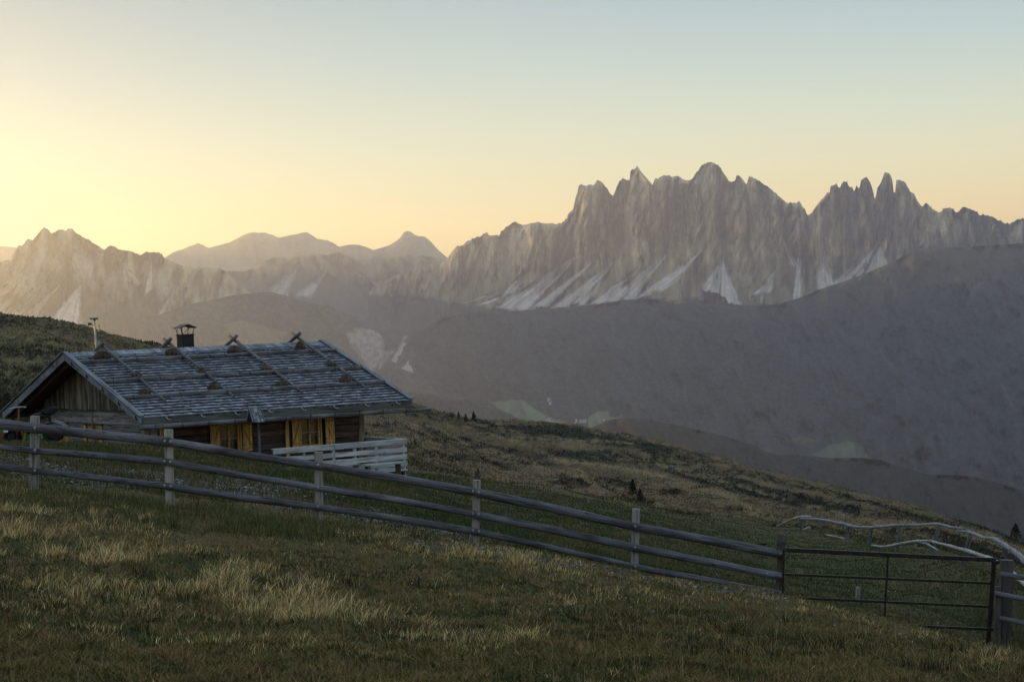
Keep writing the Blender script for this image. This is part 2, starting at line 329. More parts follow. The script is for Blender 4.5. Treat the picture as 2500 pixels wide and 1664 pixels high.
# scarps where the turf has slipped across the brown hillside
sc_=np.sin((XX*.34+YY*.12)+5*fbm(XX*.06,YY*.05,3,44))
HZ+=far*np.clip(sc_,0,1)**2*.35*sstep(400,250,YY)
def ground(x,y):
    u=np.asarray(x,float)/np.asarray(y,float); v=np.log(np.asarray(y,float))
    fi=np.interp(u,ug,np.arange(NU)); fj=np.interp(v,vg,np.arange(NV))
    i=np.clip(fi.astype(int),0,NU-2);j=np.clip(fj.astype(int),0,NV-2);a=fi-i;b=fj-j
    return (HZ[i,j]*(1-a)+HZ[i+1,j]*a)*(1-b)+(HZ[i,j+1]*(1-a)+HZ[i+1,j+1]*a)*b
def ground_hit(px,py,y0=9,y1=300):
    Ys=np.exp(np.linspace(math.log(y0),math.log(y1),900)); x,y,z=Parr(px,py,Ys)
    gz=ground(x,Ys); k=np.argmax(z<gz) if (z<gz).any() else len(Ys)-1
    return Vector((x[k],Ys[k],gz[k]))
# albedo of the near ground
MEAD=[(900,1172),(1230,1184),(1310,1190),(1500,1226),(1700,1258),(1900,1290),(2000,1302),(2200,1345),(2450,1412),(2700,1500)]
n_a=fbm(XX*.7,YY*.5,5,21); n_b=fbm(XX*2.2,YY*1.6,4,22); n_c=fbm(XX*.18,YY*.09,4,23)
C=np.zeros(XX.shape+(3,))
green=np.array([.055,.060,.020]);olive=np.array([.10,.082,.032]);brown=np.array([.15,.10,.045]);dark=np.array([.022,.023,.014]); straw=np.array([.23,.17,.085])
def mix(a,b,t): return a*(1-t[...,None])+b*t[...,None]
C[:]=green; C=mix(C,np.broadcast_to(olive,C.shape),sstep(.42,.6,n_a)); C=mix(C,np.broadcast_to(brown,C.shape),sstep(.52,.68,n_b)*.7)
mead=(YY>30)*(YY<95); C=mix(C,np.broadcast_to(np.array([.036,.052,.016]),C.shape),mead*.6*sstep(.3,.6,n_b))
gravel=pathm*sstep(.48,.66,fbm(XX*1.0,YY*1.3,4,31)+.1); C=mix(C,np.broadcast_to(np.array([.11,.09,.065]),C.shape),gravel*.6)
hill=far*(1-hutk)
hc=mix(np.broadcast_to(np.array([.165,.115,.065]),C.shape),np.broadcast_to(np.array([.12,.095,.048]),C.shape),sstep(.4,.62,n_c))
heath=sstep(.50,.60,fbm(XX*.07+9,YY*.035,5,41)); heath=np.maximum(heath,sstep(.62,.68,fbm(XX*.35,YY*.12,4,42)))
# surveyed on the finished ground: the dark heather bands, the pale trodden lines and single dwarf-shrub cushions
QX,QY=projarr(XX,YY,HZ); wv_=7*(fbm(XX*.25,YY*.08,4,47)-.5)*2
def bandm(top,bot,soft=5):
    a=QY+wv_-np.interp(QX,[p[0] for p in top],[p[1] for p in top]); b=np.interp(QX,[p[0] for p in bot],[p[1] for p in bot])-QY-wv_
    return sstep(0,soft,a)*sstep(0,soft,b)*(QX>top[0][0])*(QX<top[-1][0])
SKL=[(985,980),(1100,1012),(1150,1022),(1300,1028),(1400,1034),(1500,1056),(1700,1106),(1900,1160),(2100,1210),(2420,1306)]
b1=bandm(SKL,[(985,1014),(1100,1040),(1180,1068),(1300,1078),(1400,1078),(1500,1092),(1700,1134),(1900,1182),(2100,1226),(2420,1318)])
b2=bandm([(1310,1100),(1400,1092),(1500,1100),(1620,1112),(1750,1145),(1900,1190),(2100,1232)],[(1310,1106),(1400,1130),(1500,1138),(1600,1150),(1750,1196),(1900,1232),(2100,1262)],8)
b3=bandm([(-50,770),(60,774),(200,798),(390,850)],[(-50,800),(60,802),(200,826),(390,876)],8)*.7
far2=(YY>120)*(YY<330)
heath=np.clip(np.maximum(heath*.8,np.maximum(np.maximum(b1,b2),b3)*far2*sstep(.15,.36,fbm(XX*.5,YY*.16,3,43))),0,1)
for (cx,cy,rx,ry) in ((1012,1085,20,6),(1054,1108,34,9),(1130,1074,22,7),(1106,1118,30,8),(1188,1122,18,6),(1218,1131,20,8),(1252,1100,16,5),(1290,1128,24,6),(1002,1128,26,8),(1335,1134,18,5),(1180,1180,36,7),(1480,1182,20,5),(1640,1200,30,7),(1710,1190,24,6),(1560,1226,40,6),(1420,1176,16,5),(1380,1160,20,5),(1790,1240,26,7),(120,835,40,8),(60,900,40,9),(200,880,36,8),(100,960,40,10)):
    heath=np.maximum(heath,(sstep(1.25,.8,np.sqrt(((QX+wv_-cx)/rx)**2+((QY-cy)/ry)**2)))*far)
hc=mix(hc,np.broadcast_to(dark,C.shape),heath*.93)
def linem(pts,w_): return np.exp(-((QY+wv_*.6-np.interp(QX,[p[0] for p in pts],[p[1] for p in pts]))/w_)**2)*(QX>pts[0][0])*(QX<pts[-1][0])*far
ln=0
for pts,w_ in (([(1000,1036),(1060,1042),(1100,1062),(1150,1092)],3.),([(1120,1040),(1200,1062),(1270,1080),(1340,1112),(1425,1152)],3.5),([(1350,1120),(1430,1130),(1500,1138),(1640,1168),(1760,1205),(1880,1262)],6.),([(1250,1066),(1400,1074),(1550,1082)],3.),([(1180,1098),(1280,1124),(1400,1160),(1520,1196)],4.),([(1350,1192),(1500,1224),(1700,1254),(1880,1290)],4.),([(-50,815),(100,832),(250,862),(380,900)],4.),([(-50,870),(120,885),(250,915)],5.),([(1600,1130),(1750,1172),(1900,1215),(2100,1262),(2300,1320)],4.)): ln=np.maximum(ln,linem(pts,w_))
hc=mix(hc,np.broadcast_to(straw*1.3,C.shape),ln*.8*sstep(.3,.5,n_b))
strk=sstep(.60,.68,ridged(XX*.05+YY*.03,YY*.022-XX*.02,3,52)); hc=mix(hc,np.broadcast_to(straw,C.shape),strk*.55*sstep(.4,.6,n_b))
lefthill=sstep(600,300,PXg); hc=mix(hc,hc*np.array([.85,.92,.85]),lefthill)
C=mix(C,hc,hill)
M_ground=colmat('alpine_turf',.95,9.,.35,.9,5.,.08)
V=np.stack([XX,YY,HZ],-1).reshape(-1,3)
g_o=mesh_np('ground',V,gridfaces(NU,NV),M_ground,C.reshape(-1,3),True); tag(g_o,kind='structure')
# ------------------------------------------------------------------ valley floor and far mountains
M_far=colmat('mountain_rock',.95,.012,.16,.8,.03,22.,0.05)
M_forest=colmat('mountain_forest',.95,.004,.12,.25,.012,12.,0.05)
vf=MB(); R=44000; vf.add([(-R,-9000,-1150),(R,-9000,-1150),(R,R,-1150),(-R,R,-1150)],[(0,1,2,3)])
tag(vf.build('valley_floor',plain('valley_ground',(.04,.05,.025),.95,0,.4,.001)),kind='structure')
def fbm_mask(a): return a
def massif(name,crest,base,Yc,Yb,step=3.,nt_=90,jag=2.,jscale=.12,relief=250.,rs=.02,cliff=.5,colf=None,mat=None,x0=-160,x1=2660,prof=None,sd=0,vstretch=.15,spike=0.,diag=0.,fans=None):
    px=np.arange(x0,x1+step,step); cy=np.interp(px,[c[0] for c in crest],[c[1] for c in crest]); by=np.interp(px,[c[0] for c in base],[c[1] for c in base])
    jj=(fbm(px*jscale,px*0,4,sd+1,.6)-.5)*2; cy=cy+jj*jag-spike*ridged(px*.17,px*0+3,3,sd+7)**3
    yc=np.interp(px,[c[0] for c in Yc],[c[1] for c in Yc]) if hasattr(Yc,'__len__') else np.full(len(px),float(Yc))
    yb=np.interp(px,[c[0] for c in Yb],[c[1] for c in Yb]) if hasattr(Yb,'__len__') else np.full(len(px),float(Yb))
    t=np.linspace(0,1,nt_); PX,T=np.meshgrid(px,t,indexing='ij')
    PY=cy[:,None]+(np.maximum(by-cy,4))[:,None]*T
    q=T if prof is None else np.interp(T,[p[0] for p in prof],[p[1] for p in prof])
    Y=yc[:,None]*(1-q)+yb[:,None]*q
    dpy=PY-cy[:,None]
    nz=(ridged(PX*rs+.3*fbm(PX*rs,PY*rs*.5,3,sd+9),PY*rs*vstretch,5,sd+3)-.5)*2*relief+(fbm(PX*rs*4,PY*rs*3,4,sd+5)-.5)*relief*.3
    if diag:
        wx=PX+14*(fbm(PX*.02,PY*.02,3,sd+51)-.5)
        fc=0; iso=diag<.8
        for (a_,b_,k_,w_) in ((.016,.004,0.,1.),(.035,.007,.15,.8),(.06,.012,-.2,.5),(.12,.025,.25,.27),(.26,.06,-.1,.11),(.5,.2,0.,.04)):
            fc=fc+(lnoise((wx+PY*(k_-(.5 if iso else 0)))*a_,(PY-wx*k_*.4)*(a_*.55 if iso else b_),sd+int(a_*1000))-.5)*2*w_*(.8 if iso else 1)
        nz=fc*relief*1.5*diag
        if fans: nz=nz*(1-.55*sstep(0,.3,fbm_mask(apron(PX,PY,fans,7))))
    if 0: nz=nz+(ridged((PX+PY*.45)*rs*1.7,(PY-PX*.3)*rs*.5,5,sd+31)-.5)*2*relief*diag-(1-ridged((PX-PY*.12)*rs*.9,PY*rs*.08,2,sd+41))**3*relief*1.2
    Y=Y-nz*sstep(0,9,dpy)
    X,Yw,Z=Parr(PX,PY,Y)
    # back side of the ridge, so that it is a body and not a sheet
    bx,by_,bz=X[:,0],Yw[:,0],Z[:,0]
    nb=6; bk=[]
    for k in range(nb,0,-1):
        bk.append(np.stack([bx*(1+.035*k),by_+k*450.,np.maximum(bz-k*260.-k*k*12,-1160)],-1))
    Vv=np.concatenate([np.stack(bk,1),np.stack([X,Yw,Z],-1)],1)
    col=colf(PX,PY,T,dpy)
    colv=np.concatenate([np.repeat(col[:,:1],nb,1),col],1)
    o=mesh_np(name,Vv.reshape(-1,3),gridfaces(len(px),nt_+nb),mat or M_far,colv.reshape(-1,3),not diag)
    return tag(o,kind='structure')
rockc=np.array([.54,.44,.24]);rockd=np.array([.24,.19,.11]);scree=np.array([.74,.66,.57]);alp=np.array([.11,.10,.06]);forest=np.array([.024,.030,.026]);past=np.array([.13,.16,.09])
def apron(PX,PY,lst,sd=0):
    out=np.zeros(PX.shape)
    for (ax,ay,lx,ly,rx,ry) in lst:
        # fan from the apex to the chord l-r ; s=down-fan 0..1, q=across 0..1
        den=(lx-ax)*(ry-ay)-(rx-ax)*(ly-ay)
        a=((PX-ax)*(ry-ay)-(rx-ax)*(PY-ay))/den; b=((lx-ax)*(PY-ay)-(PX-ax)*(ly-ay))/den
        s=a+b; q=b/np.maximum(s,1e-3)
        wv=.30*(fbm(PX*.05,PY*.05,4,sd)-.5)
        k=sstep(-.04,.18,q+wv)*sstep(1.04,.82,q+wv)*sstep(0.,.06,s)*sstep(1.08,.98,s+wv)
        st=(.6+.4*sstep(.38,.58,fbm(q*13+ax,s*1.6,4,int(ax))))*(1-.6*sstep(.70,.78,ridged(q*5+ax,s*.9+q,3,int(ax)+5)))*(.8+.3*fbm(PX*.15,PY*.15,3,sd+2))
        out=np.maximum(out,k*st*(.75+.25*np.clip(s,0,1)))
    return out
# farthest pale range
CR1=[(-160,598),(0,600),(40,603),(60,640),(360,650),(405,627),(425,615),(470,598),(485,593),(510,605),(530,600),(560,592),(600,571),(615,567),(645,568),(655,570),(680,580),(710,574),(740,567),(752,568),(775,583),(800,586),(830,602),(850,597),(880,598),(912,610),(935,604),(950,598),(975,583),(988,565),(1000,564),(1015,575),(1035,577),(1050,588),(1072,612),(1090,628),(1250,640),(2660,640)]
def c1(PX,PY,T,d):
    k=fbm(PX*.03,PY*.05,4,3)[...,None]; return rockc*k+rockd*(1-k)
massif('far_range',CR1,[(-160,700),(2660,720)],24000,21500,step=3,nt_=40,jag=1.6,relief=500,rs=.02,colf=c1,sd=3)
# middle range behind the gap
CR2=[(-160,720),(430,700),(540,662),(600,663),(640,640),(672,626),(705,630),(718,618),(745,616),(790,621),(805,622),(820,616),(850,622),(880,634),(900,632),(930,622),(955,618),(975,619),(1000,621),(1060,628),(1100,632),(1200,640),(1300,660),(2660,700)]
SC2=[(735,640,640,720,700,728),(800,660,720,720,760,730),(840,650,960,720,990,735),(900,680,940,740,1010,728),(1020,650,1060,720,1110,705)]
def c2(PX,PY,T,d):
    k=fbm(PX*.05,PY*.03,5,13)[...,None]; c=rockc*k*.9+rockd*(1-k); a=sstep(20,70,d+30*(fbm(PX*.03,PY*.03,3,8)-.5)); c=c*(1-a[...,None])+alp*a[...,None]*1.1
    v3=sstep(60,130,d+50*(fbm(PX*.02,PY*.02,4,18)-.5)); c=c*(1-v3[...,None])+forest*2.4*v3[...,None]
    s=apron(PX,PY,SC2,5)*.8; c=c*(1-s[...,None])+scree*s[...,None]
    return c
massif('middle_range',CR2,[(-160,900),(2660,900)],20000,15500,step=3,nt_=80,jag=2.,spike=3.,diag=.7,relief=300,rs=.03,colf=c2,sd=20,prof=[(0,0),(.25,.1),(1,1)])
# left massif
CR3=[(-160,660),(-60,650),(0,640),(12,637),(25,634),(32,620),(45,601),(55,598),(70,583),(80,587),(95,568),(107,556),(113,557),(124,570),(128,571),(134,568),(141,563),(155,562),(163,563),(168,558),(176,559),(187,570),(200,578),(215,585),(232,597),(245,604),(255,609),(262,604),(270,600),(282,606),(300,612),(318,613),(343,624),(357,616),(385,617),(396,622),(402,630),(430,643),(447,650),(462,650),(480,657),(505,652),(515,656),(535,655),(550,661),(575,690),(600,708),(625,722),(700,760),(900,900),(2660,1200)]
SC3=[(25,690,-120,768,-30,768),(45,692,-30,768,8,768),(85,700,-10,775,30,772),(112,695,20,775,50,772),(150,693,40,778,85,775),(198,692,112,790,200,800),(300,640,330,700,345,690),(370,640,350,720,375,700),(430,690,370,790,420,770)]
def c3(PX,PY,T,d):
    k=sstep(.3,.7,fbm(PX*.06,PY*.02,5,33))[...,None]; c=rockc*k+rockd*(1-k)
    v=sstep(70,150,d+60*(fbm(PX*.03,PY*.03,4,38)-.5)); v2=v*sstep(.35,.6,fbm(PX*.04,PY*.04,4,36)); c=c*(1-v2[...,None])+alp*1.3*v2[...,None]
    g2=sstep(.62,.72,ridged(PX*.03,PY*.015,4,66))*.5*sstep(20,60,d); c=c*(1-g2[...,None])+scree*.8*g2[...,None]
    v3=sstep(70,170,d+60*(fbm(PX*.02,PY*.02,4,39)-.5)); c=c*(1-v3[...,None])+forest*2.2*v3[...,None]
    s=apron(PX,PY,SC3,6); c=c*(1-s[...,None])+scree*s[...,None]
    return c
massif('left_massif',CR3,[(-160,1000),(2660,1300)],[(-160,13500),(600,14500),(2660,15000)],[(-160,9500),(2660,10000)],step=2.5,nt_=170,jag=2,jscale=.2,spike=4.,diag=.9,relief=260,fans=SC3,rs=.022,colf=c3,sd=40,x1=960,prof=[(0,0),(.3,.16),(1,1)])
# main dolomite massif
CR4=[(1080,640),(1095,628),(1105,612),(1115,603),(1128,601),(1140,590),(1155,583),(1175,578),(1182,571),(1190,571),(1198,577),(1220,575),(1223,566),(1240,552),(1255,542),(1260,543),(1272,550),(1300,545),(1315,543),(1330,547),(1350,545),(1358,549),(1368,546),(1384,535),(1386,524),(1399,514),(1401,500),(1407,478),(1410,470),(1412,455),(1420,451),(1432,455),(1440,452),(1450,453),(1456,443),(1462,442),(1470,446),(1480,458),(1490,474),(1497,480),(1503,464),(1512,444),(1520,437),(1530,440),(1537,441),(1539,420),(1545,413),(1550,414),(1555,406),(1562,415),(1565,420),(1575,430),(1592,452),(1600,438),(1605,437),(1612,434),(1620,430),(1635,429),(1640,433),(1655,431),(1662,437),(1680,444),(1690,436),(1712,407),(1718,403),(1728,398),(1735,396),(1745,400),(1755,407),(1765,420),(1778,440),(1788,447),(1795,440),(1800,429),(1810,436),(1823,451),(1828,434),(1835,433),(1850,441),(1870,453),(1885,466),(1905,482),(1920,499),(1932,495),(1945,497),(1948,491),(1955,499),(1965,513),(1970,524),(1975,526),(1982,521),(1990,508),(2000,494),(2012,482),(2020,470),(2025,474),(2028,457),(2035,453),(2042,451),(2050,461),(2055,450),(2060,443),(2068,446),(2072,455),(2080,459),(2085,468),(2092,455),(2098,461),(2103,440),(2112,434),(2118,436),(2125,447),(2132,470),(2134,486),(2138,486),(2142,460),(2152,445),(2158,424),(2165,421),(2172,425),(2178,438),(2182,470),(2186,470),(2188,440),(2198,441),(2208,444),(2220,466),(2232,475),(2240,490),(2252,506),(2262,495),(2275,508),(2293,522),(2302,511),(2315,508),(2328,512),(2335,521),(2350,507),(2368,511),(2385,518),(2390,526),(2410,526),(2430,535),(2455,547),(2470,546),(2482,537),(2500,535),(2580,545),(2660,560)]
CR4=[(-160,900),(900,700),(1000,660)]+CR4
SC4=[(1425,612,1205,748,1300,752),(1460,628,1290,756,1350,742),(1502,638,1345,748,1440,742),(1560,650,1440,742,1490,730),(1632,618,1450,742,1560,722),(1722,606,1545,728,1640,700),(1765,632,1705,700,1812,742),(1850,545,1905,620,1915,625),(1905,570,1925,640,1950,650),(1955,560,1930,745,1962,742),(2008,590,1990,700,2040,690),(1900,650,1835,720,1890,705),(2145,596,1955,752,2080,716),(2150,600,2080,712,2185,672),(2250,600,2180,670,2260,640),(1290,690,1160,745,1210,735),(1250,700,1130,740,1170,730),(1300,640,1220,720,1260,715)]
def c4(PX,PY,T,d):
    st=fbm(PX*.10,PY*.012,5,61); k=sstep(.32,.62,st)[...,None]; c=rockc*k+rockd*(1-k)
    crk=sstep(.80,.92,ridged(PX*.055+.5*fbm(PX*.03,PY*.03,2,5),PY*.009,3,91))*.6; c=c*(1-crk[...,None]); lt=sstep(.55,.7,fbm(PX*.05,PY*.02,3,92))*.35; c=c*(1+lt[...,None]); och=sstep(.55,.7,fbm(PX*.035,PY*.03,4,63))[...,None]*.35; c=c*(1-och)+np.array([.40,.26,.14])*och
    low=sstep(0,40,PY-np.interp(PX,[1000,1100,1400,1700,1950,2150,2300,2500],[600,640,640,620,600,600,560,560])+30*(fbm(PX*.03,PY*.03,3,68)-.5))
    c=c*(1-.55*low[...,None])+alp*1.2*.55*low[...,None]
    s=apron(PX,PY,SC4,7); c=c*(1-s[...,None])+scree*s[...,None]
    v=sstep(-6,6,PY-np.interp(PX,[1000,1150,1250,1350,1480,1620,1700,1760,1830,1900,2000],[720,745,758,754,742,735,728,742,745,742,752])+10*(fbm(PX*.08,PY*.08,3,69)-.5))
    c=c*(1-v[...,None])+forest*2*v[...,None]
    return c
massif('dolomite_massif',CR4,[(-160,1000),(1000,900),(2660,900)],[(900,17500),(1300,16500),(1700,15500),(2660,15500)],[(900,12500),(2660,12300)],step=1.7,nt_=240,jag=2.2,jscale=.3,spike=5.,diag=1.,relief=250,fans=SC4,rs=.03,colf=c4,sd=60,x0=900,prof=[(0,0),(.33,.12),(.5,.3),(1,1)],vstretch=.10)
# forested slopes
def fcol(extra=None,s=1.):
    def f(PX,PY,T,d):
        k=fbm(PX*.03,PY*.04,5,83)[...,None]; k2=sstep(.35,.65,fbm(PX*.22,PY*.3,4,84))[...,None]; c=forest*(.4+1.1*k+1.1*k2)*s+0*PX[...,None]
        if extra: c=extra(PX,PY,c)
        return c
    return f
def poly(PX,PY,pts):
    ins=np.zeros(PX.shape,bool); n=len(pts); wx=3*(fbm(PX*.06,PY*.06,3,5)-.5)*4; X=PX+wx;Y=PY+wx*.5
    for i in range(n):
        x1,y1=pts[i];x2,y2=pts[(i+1)%n]
        c=((y1>Y)!=(y2>Y))&(X<(x2-x1)*(Y-y1)/(y2-y1+1e-9)+x1); ins^=c
    return ins.astype(float)
PA=[[(1200,982),(1238,976),(1272,974),(1310,1000),(1350,1022),(1382,1030),(1420,1040),(1300,1046),(1250,1012),(1218,998)],[(1432,1034),(1440,1012),(1460,1004),(1484,1002),(1490,1018),(1520,1012),(1490,1034),(1470,1046),(1440,1046)],[(1982,1112),(2002,1098),(2030,1084),(2060,1078),(2095,1078),(2108,1092),(2118,1118),(2050,1122)]]
def ex5(PX,PY,c):
    for k,p in enumerate(PA):
        m_=poly(PX,PY,p)*(.85+.3*fbm(PX*.05,PY*.05,2,4)); c=c*(1-m_[...,None])+past*(.8 if k==2 else 1.1)*m_[...,None]
    m_=poly(PX,PY,[(1622,735),(1640,722),(1700,724),(1708,732),(1650,742)])*.8; c=c*(1-m_[...,None])+np.array([.22,.2,.1])*m_[...,None]
    for p in ([(2140,840),(2160,870),(2190,900),(2170,900)],[(2420,660),(2380,700),(2350,760),(2372,730)],[(2440,920),(2470,980),(2490,1010),(2465,990)],[(1900,1075),(1960,1062),(2000,1075),(1960,1085)],[(1360,980),(1400,1000),(1372,990)]):
        m_=poly(PX,PY,p)*.35; c=c*(1-m_[...,None])+alp*1.6*m_[...,None]
    up=sstep(120,0,PY-np.interp(PX,[2100,2250,2500],[670,608,596]))*sstep(2000,2150,PX); c=c*(1-up[...,None]*.7)+alp*.75*up[...,None]*.7
    return c
CR5=[(900,900),(980,840),(1040,800),(1080,775),(1140,762),(1200,758),(1250,760),(1350,752),(1450,744),(1520,732),(1590,728),(1650,732),(1720,742),(1800,748),(1850,745),(1900,742),(1960,724),(2000,706),(2050,690),(2100,672),(2150,652),(2200,628),(2230,610),(2280,603),(2350,603),(2420,598),(2500,594),(2660,590)]
massif('forest_slope',CR5,[(900,1120),(2660,1300)],[(900,12600),(2660,11000)],[(900,7600),(2660,6200)],step=3,nt_=190,jag=1.,relief=330,diag=.4,rs=.008,colf=fcol(ex5),mat=M_forest,sd=80,x0=900,vstretch=.6)
def ex6(PX,PY,c):
    s=apron(PX,PY,[(905,925,842,812,935,815),(925,905,918,850,965,860),(958,880,985,820,1000,815)],9)
    f=sstep(.4,.6,fbm(PX*.12,PY*.12,4,12)); s=np.maximum(s*.8,poly(PX,PY,[(845,812),(870,800),(900,802),(930,815),(938,840),(925,880),(915,900),(885,870),(858,850)])*(.35+.5*f))
    c=c*(1-s[...,None])+scree*.5*s[...,None]
    m_=poly(PX,PY,[(545,792),(590,782),(640,795),(700,810),(680,840),(600,850),(570,815)])*.5; c=c*(1-m_[...,None])+alp*1.8*m_[...,None]
    for q in ([(955,880),(985,835),(992,838),(965,885)],[(1010,850),(1020,830),(1022,860)],[(980,900),(1000,880),(1010,910)]):
        m_=poly(PX,PY,q)*.6; c=c*(1-m_[...,None])+scree*.8*m_[...,None]
    return c
CR6=[(-160,900),(300,800),(450,745),(560,722),(620,714),(660,712),(700,722),(750,738),(800,745),(850,765),(900,790),(960,800),(1010,802),(1060,815),(1120,850),(1200,900),(1300,960),(1400,1010),(1700,1150),(2660,1300)]
massif('wooded_spur',CR6,[(-160,1100),(900,1100),(1400,1060),(1700,1200),(2660,1400)],13000,[(-160,7000),(900,7300),(2660,7000)],step=3,nt_=140,jag=1.,relief=260,diag=.4,rs=.01,colf=fcol(ex6,1.4),mat=M_forest,sd=100,x0=100,x1=1420,vstretch=.6)
CR7=[(300,900),(700,920),(880,945),(960,952),(1010,958),(1080,965),(1130,978),(1180,992),(1250,1015),(1320,1036),(1450,1080),(1700,1200)]
massif('near_spur',CR7,[(300,1150),(1700,1250)],[(300,7000),(1700,6600)],[(300,5200),(1700,5000)],step=3,nt_=60,jag=1.,relief=120,rs=.02,colf=fcol(None,1.1),mat=M_forest,sd=120,x0=500,x1=1600,vstretch=.6)
CR8=[(1380,1075),(1440,1046),(1480,1026),(1510,1021),(1545,1020),(1590,1026),(1650,1036),(1700,1048),(1760,1062),(1830,1082),(1870,1102),(1900,1110),(1940,1108),(1980,1114),(2030,1118),(2100,1116),(2150,1122),(2200,1140),(2270,1158),(2330,1158),(2400,1166),(2460,1185),(2520,1200),(2660,1240)]
massif('dark_ridge',CR8,[(1380,1200),(2660,1500)],[(1380,5600),(2660,4200)],[(1380,4000),(2660,2700)],step=3,nt_=110,jag=1.4,jscale=.3,relief=150,diag=.45,rs=.012,colf=fcol(None,.55),mat=M_forest,sd=140,x0=1380,vstretch=.7)
# ------------------------------------------------------------------ haze
hz=MB(); hz.box((0,17500,-7.5),(86000,51000,2485)); hz_=hz.build('haze',None)
mh=bpy.data.materials.new('valley_haze'); mh.use_nodes=True; hn=mh.node_tree; hn.nodes.clear(); ho=hn.nodes.new('ShaderNodeOutputMaterial'); pv=hn.nodes.new('ShaderNodeVolumePrincipled')
pv.inputs['Color'].default_value=(.62,.69,.96,1); pv.inputs['Density'].default_value=HAZE_D; pv.inputs['Anisotropy'].default_value=HAZE_G; hn.links.new(pv.outputs[0],ho.inputs['Volume'])
hz_.data.materials.append(mh); tag(hz_,kind='stuff')
#PART2
# ------------------------------------------------------------------ alpine hut
TH=math.radians(55.7); HUTZ=-2.33-2.05; SL=1.95/5.63; RL=9.26; RW=5.63
HO=Vector((-10.95,60,HUTZ)); RZH=math.pi/2-TH
hut=empty('timber_hut',HO,RZH); tag(hut,'weathered timber mountain hut with shingle roof held down by poles, larch shutters','hut')
eH=np.array([math.sin(TH),math.cos(TH),0]); gH=np.array([-math.cos(TH),math.sin(TH),0]); HOn=np.array(HO)
def hitroof(px,py,lift=0.):
    r=ray(px,py); n=np.array([0,0,1.])-SL*gH; t=(2.05+lift+HOn@n)/(r@n); d=r*t-HOn; return Vector((d@eH,d@gH,d[2]))
def zr(y): return 1.95+SL*y if y<=RW else 1.95+SL*(2*RW-y)
hw=lambda p: hut.matrix_basis@Vector(p)
HM=Matrix.Translation(HO)@Matrix.Rotation(RZH,4,'Z')
def hworld(p): return HM@Vector(p)
# roof decking (a gabled slab) with its shingles as sub-parts
t_=.07
rb=MB()
for s in (0,1):
    y0,y1=(0.0,RW) if s==0 else (2*RW,RW)
    v=[]
    for x in (.05,RL-.05):
        v+=[(x,y0,1.94-t_),(x,y1,1.94+SL*RW-t_),(x,y1,1.94+SL*RW),(x,y0,1.94)]
    rb.add(v,[(0,1,2,3),(4,7,6,5),(0,4,5,1),(3,2,6,7),(0,3,7,4)])
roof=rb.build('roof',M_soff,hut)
nrm=Vector((0,-SL,1)).normalized(); slp=Vector((0,1,SL)).normalized(); slen=math.hypot(RW,RW*SL)
shv=[]
for k in range(6):
    wv=(.10,.13,.16,.19,.145,.115)[k]; L_=.46; m=MB()
    j=[random.uniform(-.006,.006) for _ in range(4)]
    # local x down the slope
    m.add([(0,-wv/2,0),(L_,-wv/2+j[0],0),(L_+j[2],wv/2+j[1],0),(0,wv/2,0),(0,-wv/2,.014),(L_,-wv/2+j[0],.05),(L_+j[2],wv/2+j[1],.05),(0,wv/2,.014)],[(0,3,2,1),(4,5,6,7),(0,1,5,4),(1,2,6,5),(2,3,7,6),(3,0,4,7)])
    me=bpy.data.meshes.new('shingle'); me.from_pydata(m.v,[],m.f); me.materials.append(M_shing); me.materials.append(M_buttshade); me.polygons[3].material_index=1; shv.append((wv,me,m))
def slopebasis(side):
    x=Vector((0,-1,-SL)).normalized() if side==0 else Vector((0,1,-SL)).normalized()
    z=Vector((0,-SL,1)).normalized() if side==0 else Vector((0,SL,1)).normalized()
    y=z.cross(x); return x,y,z
rest=[MB() for _ in range(5)]; nsh=0
M_sh5=[wood('shingle_tone',tuple(c*f for c in (.195,.208,.232)),tuple(c*f for c in (.365,.39,.435)),sc=1.5,rnd=0.,knots=False) for f in (.6,.8,1.,1.15,1.35)]
EXPO=.235
for side in (0,1):
    bx_,by_,bz_=slopebasis(side); nrow=int(slen/EXPO)
    for r_ in range(nrow+1):
        s_=slen-.02-(r_+1)*EXPO if r_>0 else slen-.02-EXPO   # distance of upper course edge from ridge handled below
        top=slen-(r_*EXPO)-.46+.05                      # start (from ridge, down the slope) of this course
        if top<-.02: top=-.02
        x=.10
        tall=(r_>=nrow-1)
        while x<RL-.12:
            wv,me,m=random.choice(shv); wv2=min(wv,RL-.10-x)
            if wv2<.05: break
            up=top+random.uniform(-.015,.02)-(0.0)
            org=Vector((x+wv2/2,RW if side==0 else RW,1.94+SL*RW))+bx_*up+bz_*(.014+.0*r_)
            tilt=math.radians(4.2+random.uniform(-.5,1.1))
            bx2=(bx_*math.cos(tilt)+bz_*math.sin(tilt)); bz2=(bz_*math.cos(tilt)-bx_*math.sin(tilt)); yaw=random.uniform(-.02,.02)
            bx3=bx2*math.cos(yaw)+by_*math.sin(yaw); by3=bz2.cross(bx3)
            sy=wv2/wv*.97
            M=Matrix(((bx3.x,by3.x*sy,bz2.x,org.x),(bx3.y,by3.y*sy,bz2.y,org.y),(bx3.z,by3.z*sy,bz2.z,org.z),(0,0,0,1)))
            if side==0 and nsh<300:
                o=bpy.data.objects.new('shingle',me); link(o,roof); o.matrix_local=M; nsh+=1
            else:
                random.choice(rest).add([M@Vector(p) for p in m.v],m.f)
            x+=wv2+.003
